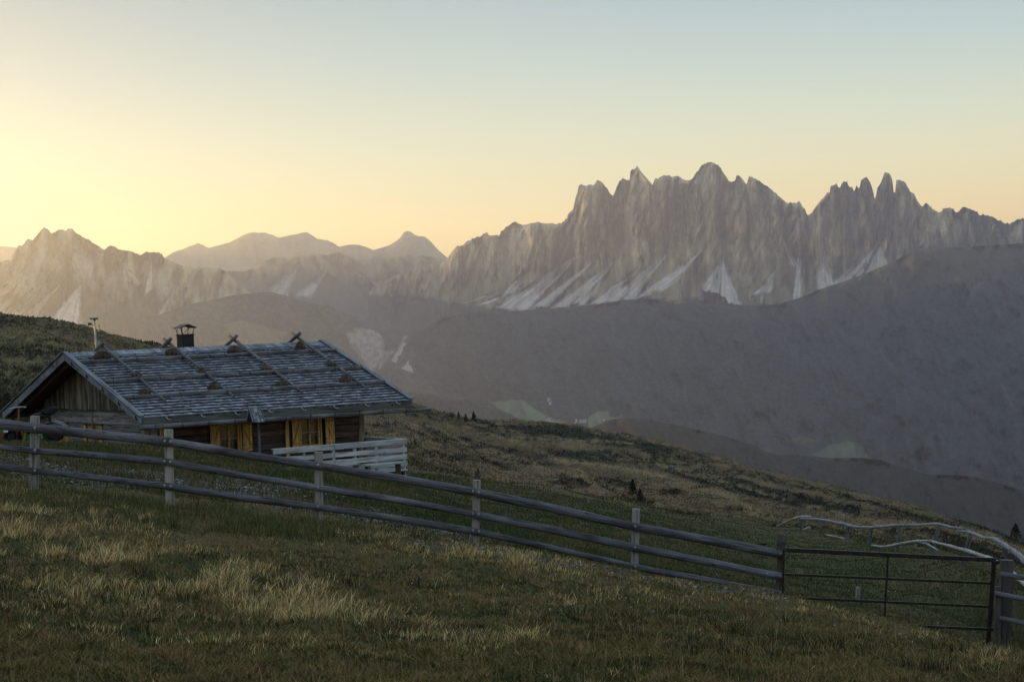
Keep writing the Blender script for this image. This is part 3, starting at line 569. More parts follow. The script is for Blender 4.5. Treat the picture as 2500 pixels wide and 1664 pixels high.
# ridge course, longer boards leaning over the ridge
for side in (0,1):
    bx_,by_,bz_=slopebasis(side); x=.1
    while x<RL-.15:
        wv=random.uniform(.14,.24); org=Vector((x+wv/2,RW,1.94+SL*RW))+bx_*(-.06 if side==0 else .02)+bz_*.05
        tilt=math.radians(1.2); b2=bx_*math.cos(tilt)+bz_*math.sin(tilt); z2=bz_*math.cos(tilt)-bx_*math.sin(tilt); y2=z2.cross(b2)
        M=Matrix(((b2.x,y2.x,z2.x,org.x),(b2.y,y2.y,z2.y,org.y),(b2.z,y2.z,z2.z,org.z),(0,0,0,1)))
        L_=.52+random.uniform(-.03,.03); w2=wv*.47
        vv=[(0,-w2,0),(L_,-w2,0),(L_,w2,0),(0,w2,0),(0,-w2,.025),(L_,-w2,.025),(L_,w2,.025),(0,w2,.025)]
        if side==0:
            b_=MB().add(vv,[(0,3,2,1),(4,5,6,7),(0,1,5,4),(1,2,6,5),(2,3,7,6),(3,0,4,7)]).build('ridge_shingle',M_shing,roof); b_.matrix_local=M
        else: random.choice(rest).add([M@Vector(p) for p in vv],[(0,3,2,1),(4,5,6,7),(0,1,5,4),(1,2,6,5),(2,3,7,6),(3,0,4,7)])
        x+=wv+.004
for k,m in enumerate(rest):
    o=m.build('upper_shingles',M_sh5[k],roof); o.data.materials.append(M_buttshade)
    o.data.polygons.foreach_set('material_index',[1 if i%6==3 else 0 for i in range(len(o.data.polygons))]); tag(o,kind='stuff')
# barge boards on both gables, with a capping board
for x,side in ((0.,0),(0.,1),(RL,0),(RL,1)):
    sgn=-1 if x==0 else 1
    ye=-.03 if side==0 else 2*RW+.03
    p0=Vector((x,ye,2.0)); p1=Vector((x,RW,2.0+SL*RW)); dz=Vector((0,0,-.065))
    bb=beam('barge_board',p0+dz+Vector((sgn*.0,0,-.02)),p1+dz+Vector((sgn*.0,0,-.02)),.045,.24,M_barge,hut)
    z_=slopebasis(side)[2]
    beam('barge_cap',p0+z_*.065,p1+z_*.065,.17,.03,M_barge,hut,up=z_)
    if x==0:
        beam('inner_rafter',p0+Vector((.22,(.25 if side==0 else -.25),-.16)),p1+Vector((.22,0,-.22)),.07,.16,M_soff,hut)
        for q in (.05,.26,.47,.68,.88):
            c=p0.lerp(p1,q)+Vector((-.045,0,-.10))
            b_=MB().tube([c+Vector((.0,-.05,-.05)),c+Vector((-.03,0,0)),c+Vector((0,.05,.06))],.022,6).build('iron_strap',M_grey if side else M_black,hut)
# eave fascia boards with gutter hooks and the hollowed log gutter
beam('fascia',(0.02,-.05,1.89),(RL-.02,-.05,1.89),.045,.23,M_fascia,hut)
beam('fascia_cap',(0.0,-.04,2.02),(RL,-.04,2.02),.10,.025,M_barge,hut)
beam('fascia',(0.02,2*RW+.05,1.925),(RL-.02,2*RW+.05,1.925),.045,.23,M_fascia,hut)
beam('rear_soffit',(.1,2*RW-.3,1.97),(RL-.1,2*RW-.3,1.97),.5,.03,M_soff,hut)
for k in range(8):
    x=.75+k*1.13
    MB().tube([(x,-.08,2.0),(x+.02,-.13,1.93),(x+.10,-.13,1.90),(x+.13,-.15,1.93)],.022,6).build('gutter_hook',M_grey,hut)
pole('gutter_log',[(-.15,-.14,1.73),(4.5,-.14,1.715),(9.9,-.14,1.68)],[.08,.075,.055],M_rpole,hut,jit=.05,seed=3,sub=26)
for k in range(11):
    x=.35+k*.86
    MB().tube([(x,-.22,1.80),(x,-.235,1.70),(x,-.14,1.625)],.012,5).build('gutter_strap',M_black,hut)
# poles on the roof: three lines of battens and four crossed rafters with the stones on them
rowsp=[(1.46,[(.12,4.55),(4.62,9.18)]),(2.90,[(.12,4.62),(4.72,9.18)]),(4.57,[(.12,4.42),(4.5,9.18)])]
for y,segs in rowsp:
    for (a,b) in segs:
        z=zr(y)+.125
        pole('roof_batten',[(a,y,z),((a+b)/2,y+.02,z),(b,y,z)],[.068,.078,.074],M_rpole,hut,seed=int(y*10+a),sub=14)
    x=.4
    while x<9.1:
        MB().tube([(x,y-.085,zr(y)+.04),(x,y-.075,zr(y)+.17),(x,y,zr(y)+.20),(x,y+.07,zr(y)+.19),(x,y+.08,zr(y)+.08)],.013,5).build('iron_hook',M_black,hut); x+=1.55
for k,x in enumerate((1.28,3.58,5.95,8.31)):
    d=Vector((0,1,SL)).normalized(); top=Vector((x,RW,zr(RW)))
    pole('roof_pole',[Vector((x,1.08,zr(1.08)+.10)),Vector((x,3.4,zr(3.4)+.20)),top+Vector((0,.34,.37))],[.04,.045,.06],M_rpole,hut,seed=70+k,sub=9)
    d2=Vector((0,-1,SL)).normalized()
    pole('roof_pole',[Vector((x-.11,2*RW-1.2,zr(1.2)+.10)),Vector((x-.09,2*RW-3.2,zr(3.2)+.2)),top+Vector((-.09,-.36,.37))],[.04,.045,.06],M_rpole,hut,seed=80+k,sub=9)
stn=[(262,871,.40,.26),(345,914,.27,.16),(369,957,.30,.17),(431,862,.34,.24),(507,906,.24,.18),(537,948,.28,.19),(587,856,.36,.22),(667,898,.30,.16),(703,938,.32,.20),(744,846,.34,.27),(827,888,.28,.18),(861,930,.30,.19)]
cols=['leftmost','second','third','rightmost']; pos=['nearest the ridge','at mid slope','nearest the eave']
looks=['broad rounded','small flat','dark lumpy','tall wedge-shaped','small upright','squat rounded','wide humped','slanting angular','pale flat-topped','bulky tall','dark slanting','mossy greenish']
for k,(px,py,wd,ht) in enumerate(stn):
    c=hitroof(px,py,.22); y=(4.57,2.90,1.46)[k%3]+.10+ht*.0; x=c.x
    zz=zr(y+.12)+.09
    p=hworld((x,y+.13,zz+ht*.42))
    o=rock('roof_stone',p,(wd*1.3,.38,ht*1.5),M_stone,None,seed=k*3+1,rz=RZH+random.uniform(-.3,.3))
    o.rotation_euler=(math.radians(random.uniform(5,22)),0,RZH+random.uniform(-.3,.3))
    tag(o,f'{looks[k]} stone resting {pos[k%3]} beside the {cols[k//3]} sloping roof pole','roof stone','stones weighing down the hut roof')
# gable wall towards the left: planks below, upright boards above
GX=1.0; BW=10.25
for k in range(10):
    z=2.0-.215*k
    if z<-.3: break
    for (a,b) in ((5.98,BW),(1.02,5.86)):
        pr=[]
        segs=[(a,b)]
        if z<1.66: segs=[(8.77,BW),(6.66,7.88)] if a>5 else [(1.02,5.1)]
        if z<1.66 and a>5: segs=[(8.77,BW),(6.66,7.88)]
        for (q,r_) in segs:
            beam('wall_plank',(GX-.02+random.uniform(-.012,.012),q,z),(GX-.02+random.uniform(-.012,.012),r_,z),.06,.205,M_plank,hut)
beam('corner_board',(GX-.06,5.92,-.2),(GX-.06,5.92,2.1),.12,.05,M_plank,hut,up=(1,0,0))
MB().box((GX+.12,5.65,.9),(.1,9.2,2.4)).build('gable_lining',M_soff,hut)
y=1.7
while y<9.75:
    wv=random.uniform(.10,.17); yc=y+wv/2; zt=zr(yc)-.10
    if zt>2.2: beam('gable_board',(GX-.10+random.uniform(-.012,.012),yc,2.1+random.uniform(-.02,.0)),(GX-.10,yc,zt),wv-.012,.03,M_board,hut,up=(1,0,0))
    y+=wv
beam('wall_plate',(GX-.02,10.0,2.02),(GX-.02,12.0,1.96),.16,.22,M_beam,hut)
beam('eave_beam',(GX-.07,1.0,2.11),(GX-.07,10.2,2.11),.10,.05,M_soff,hut)
beam('corner_post',(GX-.02,10.28,-.4),(GX-.02,10.28,1.9),.16,.14,M_lpost,hut,up=(1,0,0))
# little windows of the gable, seen above the fence rail
for (a,b) in ((7.9,8.75),(5.12,6.64)):
    wn=MB().box((GX+.02,(a+b)/2,1.25),(.05,b-a-.3,.75)).build('gable_window',M_orange,hut)
    MB().box((GX-.04,(a+b)/2,1.25),(.02,(b-a)*.45,.62)).build('pane',M_glass,wn)
    for q in (a+.10,b-.10): beam('gable_shutter',(GX-.06,q,.85),(GX-.06,q,1.62),.18,.035,M_orange,hut,up=(1,0,0))
    beam('lintel',(GX-.07,a,1.66),(GX-.07,b,1.66),.06,.05,M_dark,hut)
# front wall of round-edged logs
FY=1.0
opens=[(2.55,4.08),(5.36,6.98)]
for k in range(9):
    z=1.66-.215*k
    segs=[(1.16,7.85)]
    if z>.72: segs=[(1.16,2.55),(4.08,5.36),(6.98,7.85)]
    for (a,b) in segs: beam('wall_log',(a,FY+.02+random.uniform(-.02,.02),z),(b,FY+.02+random.uniform(-.02,.02),z),.16,.21,M_dark,hut,bev=.045,warp=.012)
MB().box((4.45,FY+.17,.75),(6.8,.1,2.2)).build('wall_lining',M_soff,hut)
beam('corner_board',(1.08,FY-.08,-.2),(1.08,FY-.08,1.78),.17,.05,M_orange,hut,up=(0,1,0))
beam('door_board',(5.26,FY-.09,.15),(5.26,FY-.09,1.74),.13,.05,M_orange,hut,up=(0,1,0))
pole('corner_log',[(7.93,FY-.08,-.5),(7.90,FY-.06,.6),(7.96,FY-.07,1.25),(7.92,FY-.08,1.95)],[.10,.105,.09,.10],M_lpost,hut,jit=.12,seed=5,sub=12)
MB().box((8.0,5.6,.75),(.14,9.2,2.9)).build('end_wall',M_dark,hut)
MB().box((4.5,10.25,.75),(7.0,.14,2.9)).build('rear_wall',M_dark,hut)
# gable of the far end
ge=MB(); ge.add([(7.9,1.2,2.2),(7.9,10.1,2.2),(7.9,RW,zr(RW)-.1),(8.02,1.2,2.2),(8.02,10.1,2.2),(8.02,RW,zr(RW)-.1)],[(0,1,2),(3,5,4),(0,3,4,1),(1,4,5,2),(2,5,3,0)]); ge.build('end_gable',M_board,hut)
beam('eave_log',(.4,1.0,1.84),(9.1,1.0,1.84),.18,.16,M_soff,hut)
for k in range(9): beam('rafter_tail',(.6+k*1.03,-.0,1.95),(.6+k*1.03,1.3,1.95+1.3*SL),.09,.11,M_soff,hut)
def shutter(x0,x1,z0,z1,y,flip):
    w_=x1-x0; sh=None; n_=3
    base=MB().box(((x0+x1)/2,y+.012,(z0+z1)/2),(w_,.012,z1-z0)).build('shutter',M_orange,hut)
    for i in range(n_):
        xc=x0+w_*(i+.5)/n_; beam('shutter_board',(xc,y,z0),(xc,y,z1),w_/n_-.008,.025,M_orange,base,up=(0,1,0))
    beam('ledge',(x0+.02,y-.028,z0+.12),(x1-.02,y-.028,z0+.12),.03,.06,M_orange,base)
    beam('ledge',(x0+.02,y-.028,z1-.12),(x1-.02,y-.028,z1-.12),.03,.06,M_orange,base)
    a,b=(x0+.03,x1-.03) if flip else (x1-.03,x0+.03)
    beam('brace',(a,y-.028,z1-.15),(b,y-.028,z0+.15),.03,.055,M_orange,base,up=(0,-1,0))
    MB().box(((x0 if flip else x1),y-.03,z0+.2),(.035,.02,.03)).build('hinge',M_black,base)
for (a,b) in opens:
    z0,z1=.74,1.62
    wn=MB(); gl0,gl1=a+.42,a+1.02
    for c,d in (((gl0-.03,FY-.03,(z0+z1)/2),(.06,.08,z1-z0)),((gl1+.03,FY-.03,(z0+z1)/2),(.06,.08,z1-z0)),(((gl0+gl1)/2,FY-.03,z0+.02),(gl1-gl0+.11,.078,.05)),(((gl0+gl1)/2,FY-.03,z1-.02),(gl1-gl0+.11,.078,.05)),(((gl0+gl1)/2,FY-.03,(z0+z1)/2),(.045,.075,z1-z0-.1))): wn.box(c,d)
    wf=wn.build('window',M_orange,hut)
    beam('glazing_bar',(gl0,FY-.05,1.17),(gl1,FY-.05,1.17),.02,.018,M_grey,wf)
    beam('lintel',(a-.02,FY-.06,1.68),(b+.02,FY-.06,1.68),.06,.08,M_soff,hut)
    for q in (0,1):
        xa=gl0+(gl1-gl0)/2*q; xb=xa+(gl1-gl0)/2
        MB().box(((xa+xb)/2,FY-.02,(z0+z1)/2),(xb-xa-.05,.006,z1-z0-.1)).build('pane',M_glass,wf)
        MB().box(((xa+xb)/2-.03*q,FY+.03,(z0+z1)/2),((xb-xa)*(.95 if q==0 else .62),.01,z1-z0-.08)).build('curtain',M_curt,wf)
    MB().box(((a+b)/2,FY+.09,(z0+z1)/2),(b-a,.02,z1-z0)).build('window_recess',M_black,hut)
    beam('window_jamb',(gl1+.12,FY-.02,z0),(gl1+.12,FY-.02,z1),.05,.08,M_orange,hut,up=(0,1,0))
    beam('window_jamb',(a+.04,FY-.02,z0),(a+.04,FY-.02,z1),.05,.08,M_soff,hut,up=(0,1,0))
    shutter(a+.08,a+.38,z0,z1,FY-.11,False); shutter(b-.36,b-.04,z0,z1,FY-.11,True)
# plinth of field stones under the front wall
for k in range(34):
    x=1.1+k*.2; rock('plinth_stone',(x+random.uniform(-.05,.05),FY+.03,-.35+random.uniform(-.03,.03)),(.26,.22,.26),M_boulder,hut,seed=k,sub=1)
for k in range(34):
    x=1.1+k*.2; rock('plinth_stone',(x+random.uniform(-.05,.05),FY+.05,-.58+random.uniform(-.03,.03)),(.26,.22,.26),M_boulder,hut,seed=k+50,sub=1)
beam('short_post',(.30,.35,-.3),(.30,.35,1.62),.26,.2,M_lpost,hut,up=(0,1,0))
# chimney
ch=MB(); ch.box((4.585,6.5,3.98),(.42,.42,.78)); cho=ch.build('chimney',M_black,hut)
MB().box((4.585,6.5,4.39),(.47,.47,.04)).build('chimney_collar',M_black,cho)
MB().box((4.375,6.29,3.98),(.03,.03,.77)).build('seam',M_metal,cho)
for sx in (-1,1):
    for sy in (-1,1):
        MB().tube([(4.585+sx*.18,6.5+sy*.18,4.40),(4.585+sx*.23,6.5+sy*.23,4.62)],.013,6).build('cowl_strut',M_black,cho)
        if sy<0: MB().tube([(4.375,6.29,4.40),(4.585+sx*.16-.1,6.27,4.62)],.010,6).build('cowl_strut',M_black,cho)
cw=MB(); v=[]
for y in (6.22,6.78):
    v+=[(4.26,y,4.60),(4.30,y,4.63),(4.585,y,4.74),(4.87,y,4.63),(4.91,y,4.60),(4.87,y,4.60),(4.585,y,4.71),(4.30,y,4.60)]
cw.add(v,[(0,1,7),(1,2,6,7),(2,3,5,6),(3,4,5),(8,15,9),(9,15,14,10),(10,14,13,11),(11,13,12),(0,8,9,1),(1,9,10,2),(2,10,11,3),(3,11,12,4),(0,7,15,8),(7,6,14,15),(6,5,13,14),(5,4,12,13)]); cw.build('cowl',M_black,cho)
# ------------------------------------------------------------------ small shingled roof on a post in front of the gutter
rp=empty('roofed_post',hworld((3.5,-.42,0)),RZH); tag(rp,'slim wooden post under its own tiny shingled gable roof, before the hut eave','roofed post')
beam('post',(.10,0,-.6),(.10,0,1.72),.075,.075,M_rail,rp,up=(0,1,0))
tr=MB(); tr.add([(-.18,-.20,1.71),(.18,-.20,1.71),(.12,0,2.12),(-.18,0,2.12),(-.18,.20,1.71),(.18,.20,1.71)],[(0,1,2,3),(4,3,2,5),(0,3,4),(1,5,2),(0,4,5,1)]); tro=tr.build('small_roof',M_black,rp)
for r_ in range(4):
    for c in range(3):
        a=Vector((-.11+.11*c+random.uniform(-.01,.01),-.02-.048*r_,2.10-.098*r_)); b=a+Vector((0,-.062,-.128))
        beam('shingle',a+Vector((0,-.012,.0)),b+Vector((0,-.03,.0)),.10,.016,M_shing,tro,up=(0,-1,.5))
for (p,q) in (((-.19,0,2.14),(-.19,-.22,1.69)),((-.19,0,2.14),(-.19,.22,1.69)),((.16,-.02,2.13),(.20,-.22,1.69))): beam('verge_board',p,q,.025,.05,M_barge,tro)
# ------------------------------------------------------------------ terrace
dk=empty('wooden_terrace',hworld((0,0,0)),RZH); tag(dk,'pale grey plank terrace with slatted railing at the right end of the hut','terrace')
DY=-1.5
for k in range(11): beam('floor_board',(3.9,DY+.05+.23*k,-.07),(8.1,DY+.05+.23*k,-.07),.215,.04,M_deck,dk)
for z in (.80,.56,.345,.125):
    x0=3.5 if z>.7 else (3.7 if z>.5 else (4.9 if z>.2 else 5.6))
    for (a,b) in ((x0,5.55),(5.57,8.12)) if x0<5.5 else ((x0,8.12),): beam('railing_board',(a,DY,z+random.uniform(-.008,.008)),(b,DY,z),.035,.145,M_deck,dk)
beam('rail_cap',(3.48,DY+.05,.885),(8.15,DY+.05,.885),.12,.022,M_deck,dk)
for z in (.80,.56,.345,.125): beam('railing_board',(8.10,DY+.03,z),(8.10,2.2,z),.035,.145,M_deck,dk)
beam('rail_cap',(8.08,DY,.889),(8.08,2.2,.889),.12,.022,M_deck,dk)
for x in (3.56,4.55,5.56,6.3,7.05,8.04): beam('railing_post',(x,DY+.06,-.75 if x>4 else -.2),(x,DY+.06,.87),.085,.085,M_deck if x>5 else M_plank,dk,up=(0,1,0))
for x in (4.2,5.2,6.2,7.2,8.0):
    beam('support_post',(x,DY+.15,-1.2),(x,DY+.15,-.12),.12,.12,M_dark,dk,up=(0,1,0)); beam('joist',(x,DY,-.15),(x,.95,-.15),.08,.12,M_dark,dk)
# steps of pale planks and a bench below the terrace
stp=empty('plank_steps',hworld((4.0,-1.75,0)),RZH); tag(stp,'short flight of pale plank steps leading down beside the terrace','steps')
for k in range(3):
    beam('tread',(-.38,-.05-.22*k,-.15-.17*k),(.38,-.05-.22*k,-.15-.17*k),.24,.04,M_deck,stp); beam('riser',(-.36,-.17-.22*k,-.25-.17*k),(.36,-.17-.22*k,-.25-.17*k),.03,.14,M_deck,stp)
def bench(x,y,lab,ln,rz=0.):
    p=hworld((x,y,0)); gz=float(ground(p.x,p.y)); b=empty('plank_bench',(p.x,p.y,gz),RZH+rz); tag(b,lab,'bench')
    beam('seat',(-ln/2,0,.42),(ln/2,0,.42),.3,.05,M_deck,b)
    for s in (-1,1):
        for q in (-1,1): beam('leg',(s*ln*.4,q*.09,-.05),(s*ln*.4,q*.09,.395),.09,.07,M_dark,b,up=(0,1,0))
bench(5.6,-2.0,'low plank bench on dark legs below the terrace railing, nearer the steps',1.0)
bench(6.95,-2.0,'low plank bench with dark end block, farthest from the terrace steps',1.25,-.12)
# ------------------------------------------------------------------ weather mast behind the hut
pz=P(240,875,73.5); ms=empty('weather_mast',(pz[0],pz[1],float(ground(pz[0],pz[1])))); tag(ms,'slim weather mast with cup wheel, sensor box and side arm behind the roof','weather mast')
kz=73.5/5000; mb=ms.location
topz=P(231,790,73.5); 
def mp_(px,py): q=P(px,py,73.5); return Vector((q[0]-mb.x,0,q[2]-mb.z))
pole('mast_pole',[Vector((mp_(240,860).x+.02,0,-.2)),mp_(236,850),mp_(230.5,782)],[.045,.04,.026],M_grey,ms,jit=0,n=8,sub=3)
c=mp_(230,779)
an=MB().tube([c+Vector((0,0,-.06)),c+Vector((0,0,.05))],[.05,.03],8).build('cup_wheel_hub',M_black,ms)
for a in range(3):
    d=Vector((math.cos(a*2.1+2.9),math.sin(a*2.1+2.9),.15))*.12
    MB().tube([c,c+d],.012,5).build('cup_arm',M_black,an); rock('cup',c+d,(.10,.10,.08),M_black,an,seed=a,sub=1)
MB().box(mp_(219.5,790.5)-Vector((0,0,0)),(.13,.1,.08)).build('sensor_box',M_black,ms)
MB().tube([mp_(224,793),mp_(231,794.5)],.012,5).build('side_arm',M_black,ms)
MB().tube([mp_(232,809),mp_(243,809)],.014,5).build('side_arm',M_grey,ms)
MB().tube([mp_(242.5,809),mp_(241.5,797)],[.035,.03],8).build('rain_gauge',M_grey,ms); MB().tube([mp_(241.5,796),mp_(241,793)],[.03,.02],8).build('gauge_cap',M_black,ms)
# ------------------------------------------------------------------ quad bike left of the hut
qp=ground_hit(82,1088,40,62); qy=50.5; q0=P(82,1086,qy)
qb=empty('quad_bike',(q0[0],q0[1],float(ground(q0[0],q0[1]))),.08); tag(qb,'quad bike with red and green bodywork and black wheels standing in the grass','quad bike')
S=qy/5000*1.0
def wheel(x,y,r,nm='wheel'):
    m=MB(); pts=[]; n=16; prof=[(-.09,r*.62),(-.10,r*.9),(-.06,r),(.06,r),(.10,r*.9),(.09,r*.62)]; v=[]
    for k in range(n):
        a=2*math.pi*k/n
        for (w_,rr_) in prof: v.append((x+rr_*math.cos(a),y+w_,r+rr_*math.sin(a)))
    m.add(v,[(k*6+j,((k+1)%n)*6+j,((k+1)%n)*6+j+1,k*6+j+1) for k in range(n) for j in range(5)]); wo=m.build('wheel',M_tyre,qb)
    MB().tube([(x,y-.06,r),(x,y+.06,r)],r*.5,12).build('rim',M_black,wo)
for x in (-.47,.52):
    for y in (-.33,.33): wheel(x,y,.20)
M2=MB(); M2.box((0,0,.34),(1.0,.3,.14)); M2.tube([(-.45,0,.30),(.55,0,.30)],.07,8); M2.build('chassis',M_black,qb)
def shell(nm,pts,wd,mat,par):
    m=MB(); v=[]; n=len(pts)
    for y,s in ((-wd/2,.85),(-wd/4,1.),(wd/4,1.),(wd/2,.85)):
        for (x,z) in pts: v.append((x,y,z*s+ (1-s)*.3))
    m.add(v,[(r*n+k,r*n+k+1,(r+1)*n+k+1,(r+1)*n+k) for r in range(3) for k in range(n-1)]); o=m.build(nm,mat,par); sm=o.modifiers.new('s','SOLIDIFY'); sm.thickness=.02; return o
shell('front_mudguard',[(-.70,.12),(-.62,.34),(-.42,.42),(-.24,.38),(-.16,.14)],.9,M_red,qb)
shell('body_panel',[(-.18,.06),(-.12,.36),(.02,.45),(.24,.38),(.30,.08)],.88,M_green,qb)
shell('rear_mudguard',[(.26,.36),(.34,.50),(.55,.54),(.74,.46),(.80,.34)],.78,M_black,qb)
MB().box((-.58,-.46,.34),(.10,.05,.06)).build('headlight',M_white,qb); MB().box((-.35,-.38,.30),(.08,.04,.04)).build('reflector',M_white,qb)
sx=.45; rock('seat',(sx-.25,0,.66),(.5,.26,.18),M_black,qb,seed=4); rock('top_box',(.42,0,.78),(.42,.4,.20),M_tyre,qb,seed=9)
MB().tube([(.42,0,.5),(.42,0,.72)],.04,6).build('rack_post',M_black,qb)
hb=MB().tube([(-.50,-.33,.88),(-.36,-.1,.90),(-.30,.1,.90),(-.2,.33,.88)],.018,6).build('handlebar',M_grey,qb); MB().tube([(-.34,0,.5),(-.32,0,.9)],.025,6).build('steering_stem',M_beam,qb)
# ------------------------------------------------------------------ log fence along the path
posts=[(85,1015,1206,27.5,20),(409,1048,1250,27.0,20),(776,1103,1285,27.5,20),(1162,1171,1332,28.3,19),(1551,1241,1392,28.6,18),(1906,1302,1452,29.0,19)]
fx,fy=P(776,1285,27.5)[:2]; fence=empty('log_fence',(fx,fy,float(ground(fx,fy)))); tag(fence,'three-rail fence of grey round logs on square posts, running across the grass','fence','timber fences')
fo=Vector(fence.location)
for k,(px,y0,y1,Y,wp) in enumerate(posts):
    a=Vector(P(px+(0,3,2,2,2,3)[k],y0,Y)); b=Vector(P(px-(6,-5,0,6,6,8)[k],y1,Y)); gz=float(ground(b.x,b.y)); b.z=min(b.z,gz)-.35
    w_=wp*Y/F
    if k==5: po=pole('fence_post',[b-fo,(a+b)/2-fo+Vector((.01,0,0)),a-fo],[w_*.55,w_*.5,w_*.44],M_gpost,fence,jit=.2,seed=31,sub=9)
    else: po=beam('fence_post',b-fo,a-fo,w_,w_*.95,M_post if k!=4 else M_plank,fence,up=(0,-1,0),warp=.006)
RAILY=[[(-700,960),(-300,1010),(0,1034),(85,1045),(409,1078),(776,1136),(1162,1201),(1552,1286),(1908,1353)],
       [(-700,1015),(-300,1066),(0,1090),(85,1100),(409,1127),(776,1190),(1162,1255),(1552,1337),(1908,1408)],
       [(-700,1060),(-300,1110),(0,1137),(85,1149),(409,1187),(776,1237),(1162,1297),(1552,1384),(1908,1449)]]
RW_=[(.064,.055,.060),(.044,.045,.054),(.043,.046,.043)]
def fenceY(px): return np.interp(px,[85,409,776,1162,1551,1906],[27.5,27.0,27.5,28.3,28.6,29.0])
for r_ in range(3):
    for s,(x0,x1) in enumerate(((-700,413),(406,1165),(1158,1912))):
        xs=[x for x in ((-700,-300,0,85,250,409) if s==0 else ((409,590,776,970,1162) if s==1 else (1162,1360,1552,1730,1908)))]
        xs[0]=x0 if s else xs[0]; xs[-1]=x1
        pts=[]
        for x in xs:
            y=np.interp(x,[q[0] for q in RAILY[r_]],[q[1] for q in RAILY[r_]]); Y=float(fenceY(x)) if x>85 else 27.5+(85-x)*.0006
            bow={1360:-1.5,1730:-1.,590:2.,970:-2,250:-1}.get(x,0)
            pts.append(Vector(P(x,y+bow,Y-.075-(.05 if s==1 else 0)*0))-fo)
        r0=RW_[r_][s]; pole('fence_rail',pts,[r0*1.0]*len(pts),M_rail,fence,n=16,jit=.07,seed=r_*7+s,sub=44)
for k,(px,y0,y1,Y,wp) in enumerate(posts):
    for r_ in range(3):
        for dx in ((-7,7) if k in (1,3) else (0,)):
            y=np.interp(px+dx,[q[0] for q in RAILY[r_]],[q[1] for q in RAILY[r_]]); c=Vector(P(px+dx,y-2,Y-.155))-fo
            MB().tube([c+Vector((0,.03,0)),c+Vector((0,-.012,0))],.016,8).build('bolt',M_bolt,fence)
# wire loop on the post by the gate
c=Vector(P(1915,1345,28.9))-fo; MB().tube([c+Vector((.10*math.cos(a)*.9-.02,-.02,.13*math.sin(a))) for a in [k*.45 for k in range(15)]],.006,5).build('wire_loop',M_black,fence)
c=Vector(P(1893,1332,28.9))-fo; MB().tube([c,c+Vector((.05,-.08,.07)),c+Vector((.14,0,.02))],.006,5).build('wire_loop',M_black,fence)
MB().tube([Vector(P(1875,1395,28.4))-fo,Vector(P(1873,1402,28.3))-fo,Vector(P(1875,1421,28.4))-fo],.008,5).build('blue_twine',plain('twine',(.10,.25,.32),.8),fence)
# ------------------------------------------------------------------ steel gate
g0=P(2425,1560,28.7); gate=empty('steel_gate',(g0[0],g0[1],g0[2])); go=Vector(gate.location); tag(gate,'closed rusty steel field gate of four bars between two wooden posts','gate')
def gy(px): return 28.8-(px-1916)/509*.1
def bar(nm,p,q,r): 
    a=Vector(P(p[0],p[1],gy(p[0])))-go; b=Vector(P(q[0],q[1],gy(q[0])))-go; return beam(nm,a,b,r*2,r*2,M_metal,gate)
bar('gate_bar',(1917,1341),(2428,1366),.030); bar('gate_bar',(1914,1401),(2424,1423),.017); bar('gate_bar',(1912,1457),(2421,1480),.017); bar('gate_bar',(1912,1512),(2413,1535),.018)
bar('gate_upright',(2427,1362),(2411,1580),.030); bar('gate_upright',(2168,1354),(2158,1530),.014); bar('gate_upright',(1913,1340),(1910,1512),.014)
for (x,y) in ((2438,1372),(2424,1535)): 
    c=Vector(P(x,y,28.6))-go; MB().box(c,(.14,.04,.05)).box(c+Vector((.05,0,.03)),(.04,.05,.12)).build('hinge',M_metal,gate)
# ------------------------------------------------------------------ rail fence right of the gate
r0=P(2455,1565,28.2); rf=empty('rail_fence',(r0[0],r0[1],r0[2])); ro=Vector(rf.location); tag(rf,'stout square gatepost with three thin grey rails at the right edge','fence','timber fences')
beam('gatepost',Vector(P(2449,1600,28.2))-ro,Vector(P(2458,1366,28.2))-ro,.165,.16,M_gpost,rf,up=(0,-1,0))
beam('side_post',Vector(P(2434,1600,28.05))-ro,Vector(P(2436,1431,28.05))-ro,.075,.08,M_gpost,rf,up=(0,-1,0))
pole('side_post',[Vector(P(2700,1640,27.6))-ro,Vector(P(2700,1430,27.6))-ro],.07,M_gpost,rf,seed=12)
for k,(a,b) in enumerate((((2443,1400),(2720,1449)),((2428,1447),(2720,1506)),((2440,1507),(2720,1570)))):
    pole('fence_rail',[Vector(P(*a,28.0))-ro,Vector(P(*b,27.4))-ro],[.033,.045],M_rail,rf,seed=90+k,sub=8,n=10)
# ------------------------------------------------------------------ bleached crooked pole fence on the far edge of the meadow
bf0=P(2187,1343,53); bf=empty('crooked_pole_fence',(bf0[0],bf0[1],bf0[2])); bo=Vector(bf.location); tag(bf,'old fence of bleached crooked poles on leaning stakes beyond the gate','fence','timber fences')
def bY(px): return float(np.interp(px,[b[0] for b in BIRCH],[b[2] for b in BIRCH]))
def bp(name,pts,wpx,mat,seed): 
    dense=[]
    for i in range(len(pts)-1):
        for t in (0,.5): dense.append((pts[i][0]*(1-t)+pts[i+1][0]*t,pts[i][1]*(1-t)+pts[i+1][1]*t))
    dense.append(pts[-1])
    V_=[Vector(P(x,y,bY(x)-.12))-bo for x,y in dense]; rad=[np.interp(x,[w_[0] for w_ in wpx],[w_[1] for w_ in wpx])*.43*bY(x)/F for x,y in dense]
    return pole(name,V_,rad,mat,bf,n=12,jit=.13,seed=seed,sub=len(pts)*7)
bp('crooked_rail',[(1898,1284),(1912,1277),(1925,1270),(1940,1264),(1955,1260),(1981,1260)],[(1898,4),(1955,6),(1981,5)],M_birch,1)
